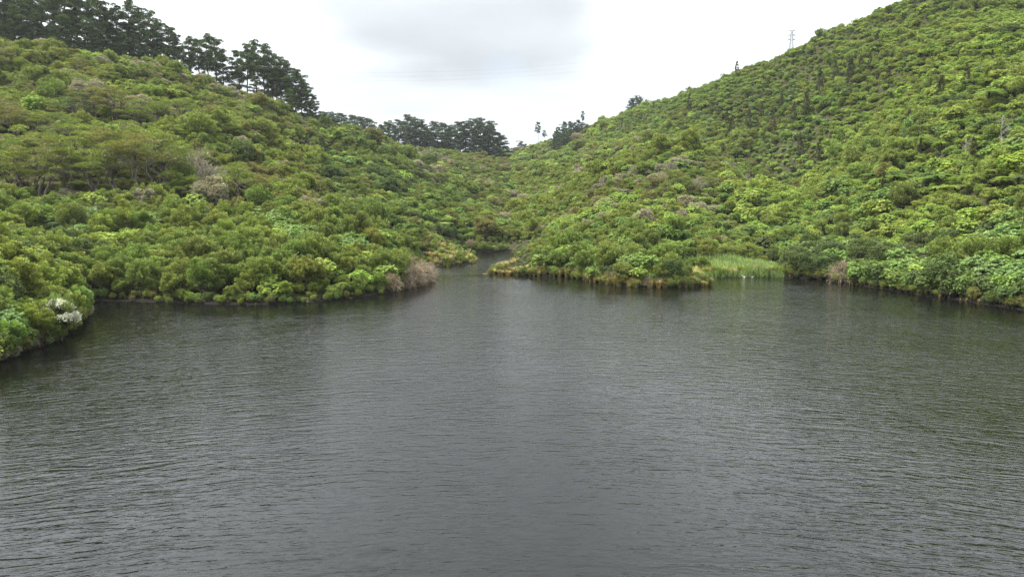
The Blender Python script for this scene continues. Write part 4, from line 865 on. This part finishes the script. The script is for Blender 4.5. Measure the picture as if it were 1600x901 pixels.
for i, (u, v, hh, lb) in enumerate(((1565, 250, 6.5, 'bleached dead tree with forked bare branches on the right slope'), (1508, 250, 3.2, 'low broken dead tree left of the tall bleached dead tree'), (271, 120, 4.0, 'pale bare dead tree in front of the ridge pines'), (97, 88, 4.5, 'thin grey dead trunk at the top of the left hill'), (652, 246, 5.0, 'leftmost dead white trunk below the far pines'), (672, 250, 5.0, 'second dead white trunk below the far pines'), (690, 254, 5.0, 'third dead white trunk below the far pines'), (740, 264, 4.5, 'separate dead white trunk right of the dead row'))):
    x, y = hit(u, v, .3); root = link('dead_tree', None, None, (x, y, float(height(x, y)))); setup(root, lb, 'dead tree', None); tm_, bm_ = deadtree(930 + i, hh); link('trunk', tm_, root); link('branches', bm_, root)

# reed bed
g = np.random.default_rng(77); mb = MB(); RP = []
for i in range(18000):
    u = g.uniform(1088, 1222); Y = g.uniform(99, 113.5); X = (u - 800) / F * Y * 1.01
    RP.append((X, Y, u))
RP = np.array(RP); okr = (shore_dist(RP[:, 0], RP[:, 1]) > -.6) & (RP[:, 0] > 27.2); RP = RP[okr]; n = len(RP)
zg = height(RP[:, 0], RP[:, 1]); lump = np.sin(RP[:, 0] * 1.1 + 1 + .4 * RP[:, 1]) * np.sin(RP[:, 1] * .9) + np.sin(RP[:, 0] * .37 + 2); hh = g.uniform(.7, 1.3, n) * (1.15 + .32 * lump)
P = np.stack([RP[:, 0], RP[:, 1], zg - .1], 1); D = np.stack([g.normal(size=n) * .28, g.normal(size=n) * .28, np.ones(n)], 1)
leaves(mb, P, D, rdir(n, g), hh, .07, g.uniform(.5, 1.4, n) * (1 + .22 * np.sin(RP[:, 0] * .8 + RP[:, 1] * .5)), fold=.06)
reeds = link('reed_bed', mb.mesh('reed_bed', M_BLADE)); reeds['tint'] = [.155, .215, .062]; setup(reeds, 'green reed bed at the head of the bay right of the headland', 'reeds', None, 'stuff')

# driftwood beside the reeds
dx, dy = on_water(1162, 433); root = link('driftwood', None, None, (float(dx), float(dy), 0)); root.scale = (.62, .62, .62); setup(root, 'bleached white driftwood branch sticking out of the water before the reed bed', 'driftwood')
g = np.random.default_rng(5); tb = MB(); tube(tb, limb(g, (-.1, 0, .02), (1.9, .1, .04), 6, .03), np.linspace(.09, .05, 6), 6); link('log', tb.mesh('log', M_BARK, True), root)
tb = MB(); tube(tb, np.array([(.15, 0, -.05), (-.1, 0, .12), (-.32, 0, .34), (-.5, .02, .62)]), [.15, .12, .085, .05], 6); tube(tb, np.array([(.1, 0, .02), (.35, .05, .12), (.42, .08, .2)]), [.12, .08, .04], 5); link('branch', tb.mesh('branch', M_DRIFT, True), root)
tb = MB(); tube(tb, np.array([(1.75, .1, .0), (2.0, .12, .09), (2.2, .12, .06)]), [.07, .07, .03], 5); link('broken_end', tb.mesh('broken_end', M_DRIFT, True), root)

# power pylon behind the ridge
def steel():
    m, nt = newmat('galvanised_steel'); p = N(nt, 'ShaderNodeBsdfPrincipled'); nz = N(nt, 'ShaderNodeTexNoise'); nz.inputs['Scale'].default_value = 3; cr = N(nt, 'ShaderNodeValToRGB')
    cr.color_ramp.elements[0].color = (.10, .11, .12, 1); cr.color_ramp.elements[1].color = (.20, .21, .22, 1); nt.links.new(nz.outputs['Fac'], cr.inputs[0]); nt.links.new(cr.outputs[0], p.inputs['Base Color']); p.inputs['Metallic'].default_value = .4; p.inputs['Roughness'].default_value = .55
    o = N(nt, 'ShaderNodeOutputMaterial'); nt.links.new(p.outputs[0], o.inputs['Surface']); return m
M_STEEL = steel()
PX, PY, PZ = at_uY(1235, 850); PHt = height_to_reach(PX, PY, PZ, 46)
root = link('power_pylon', None, None, (PX, PY, PZ - .3)); setup(root, 'grey steel lattice power pylon rising behind the right ridge', 'pylon')
hw = lambda z: 3.0 * (1 - z / PHt) ** 1.3 + .75
zs = np.linspace(0, PHt * .97, 13)
for sx in (-1, 1):
    for sy in (-1, 1):
        tb = MB(); tube(tb, np.array([(sx * hw(z), sy * hw(z), z) for z in zs]), .17, 4); link('leg', tb.mesh('leg', M_STEEL), root)
tb = MB()
for a, b in zip(zs[:-1], zs[1:]):
    for (p, q) in (((-1, -1), (1, -1)), ((1, -1), (1, 1)), ((1, 1), (-1, 1)), ((-1, 1), (-1, -1))):
        tube(tb, np.array([(p[0] * hw(a), p[1] * hw(a), a), (q[0] * hw(b), q[1] * hw(b), b)]), .09, 3); tube(tb, np.array([(q[0] * hw(a), q[1] * hw(a), a), (p[0] * hw(b), p[1] * hw(b), b)]), .09, 3)
        tube(tb, np.array([(p[0] * hw(b), p[1] * hw(b), b), (q[0] * hw(b), q[1] * hw(b), b)]), .09, 3)
link('bracing', tb.mesh('bracing', M_STEEL), root)
tb = MB(); tube(tb, np.array([(0, 0, PHt * .97), (0, 0, PHt)]), [.3, .08], 4); link('peak', tb.mesh('peak', M_STEEL), root)
ARM = []
for lv, ln in ((1.5, 4.4), (6.4, 5.2), (11.2, 4.6)):
    z = PHt - lv
    for s in (-1, 1):
        tb = MB(); tip = np.array([s * ln, 0, z])
        for sy in (-1, 1):
            tube(tb, np.array([(s * hw(z), sy * hw(z), z), tip]), .17, 3); tube(tb, np.array([(s * hw(z + 1.2), sy * hw(z + 1.2), z + 1.2), tip]), .2, 3)
        am = link('cross_arm', tb.mesh('cross_arm', M_STEEL), root)
        ib = MB(); tube(ib, np.array([tip, tip - [0, 0, 1.6]]), .16, 5); link('insulator', ib.mesh('insulator', M_STEEL), am)
        ARM.append(tip + np.array([PX, PY, PZ - .3]) - np.array([0, 0, 1.6]))
for i, (a, nm) in enumerate(zip(ARM, ('upper left', 'upper right', 'middle left', 'middle right', 'lower left', 'lower right'))):
    b = np.array([-470 + (i % 2) * 8, 960 + (i % 2) * 3, 196 - 5 * (i // 2)]); t = np.linspace(0, 1, 40)[:, None]; p = a + (b - a) * t; p[:, 2] -= (4 * t * (1 - t) * 30)[:, 0]
    tb = MB(); tube(tb, p, .035, 3); o = link('power_line', tb.mesh('power_line', M_STEEL)); setup(o, f'thin power line hung from the {nm} arm of the pylon', 'power line', 'power lines above the valley')

# ------------------------------------------------------------------ haze
hm, hnt = newmat('valley_air'); hv = N(hnt, 'ShaderNodeVolumePrincipled'); hv.inputs['Color'].default_value = (.93, .96, 1, 1); hv.inputs['Density'].default_value = .00011; hv.inputs['Anisotropy'].default_value = .2
ho = N(hnt, 'ShaderNodeOutputMaterial'); hnt.links.new(hv.outputs[0], ho.inputs['Volume'])
hb = MB(); X0, X1, Y0, Y1, Z0, Z1 = -2750., 2850., -950., 3300., -4., 330.
hb.add([(X0, Y0, Z0), (X1, Y0, Z0), (X1, Y1, Z0), (X0, Y1, Z0), (X0, Y0, Z1), (X1, Y0, Z1), (X1, Y1, Z1), (X0, Y1, Z1)], q=[(0, 3, 2, 1), (4, 5, 6, 7), (0, 1, 5, 4), (1, 2, 6, 5), (2, 3, 7, 6), (3, 0, 4, 7)])
hz = link('haze', hb.mesh('haze', hm)); hz['kind'] = 'stuff'; hz['label'] = 'thin pale haze filling the air of the whole valley'; hz['category'] = 'haze'
cy.volume_bounces = 0
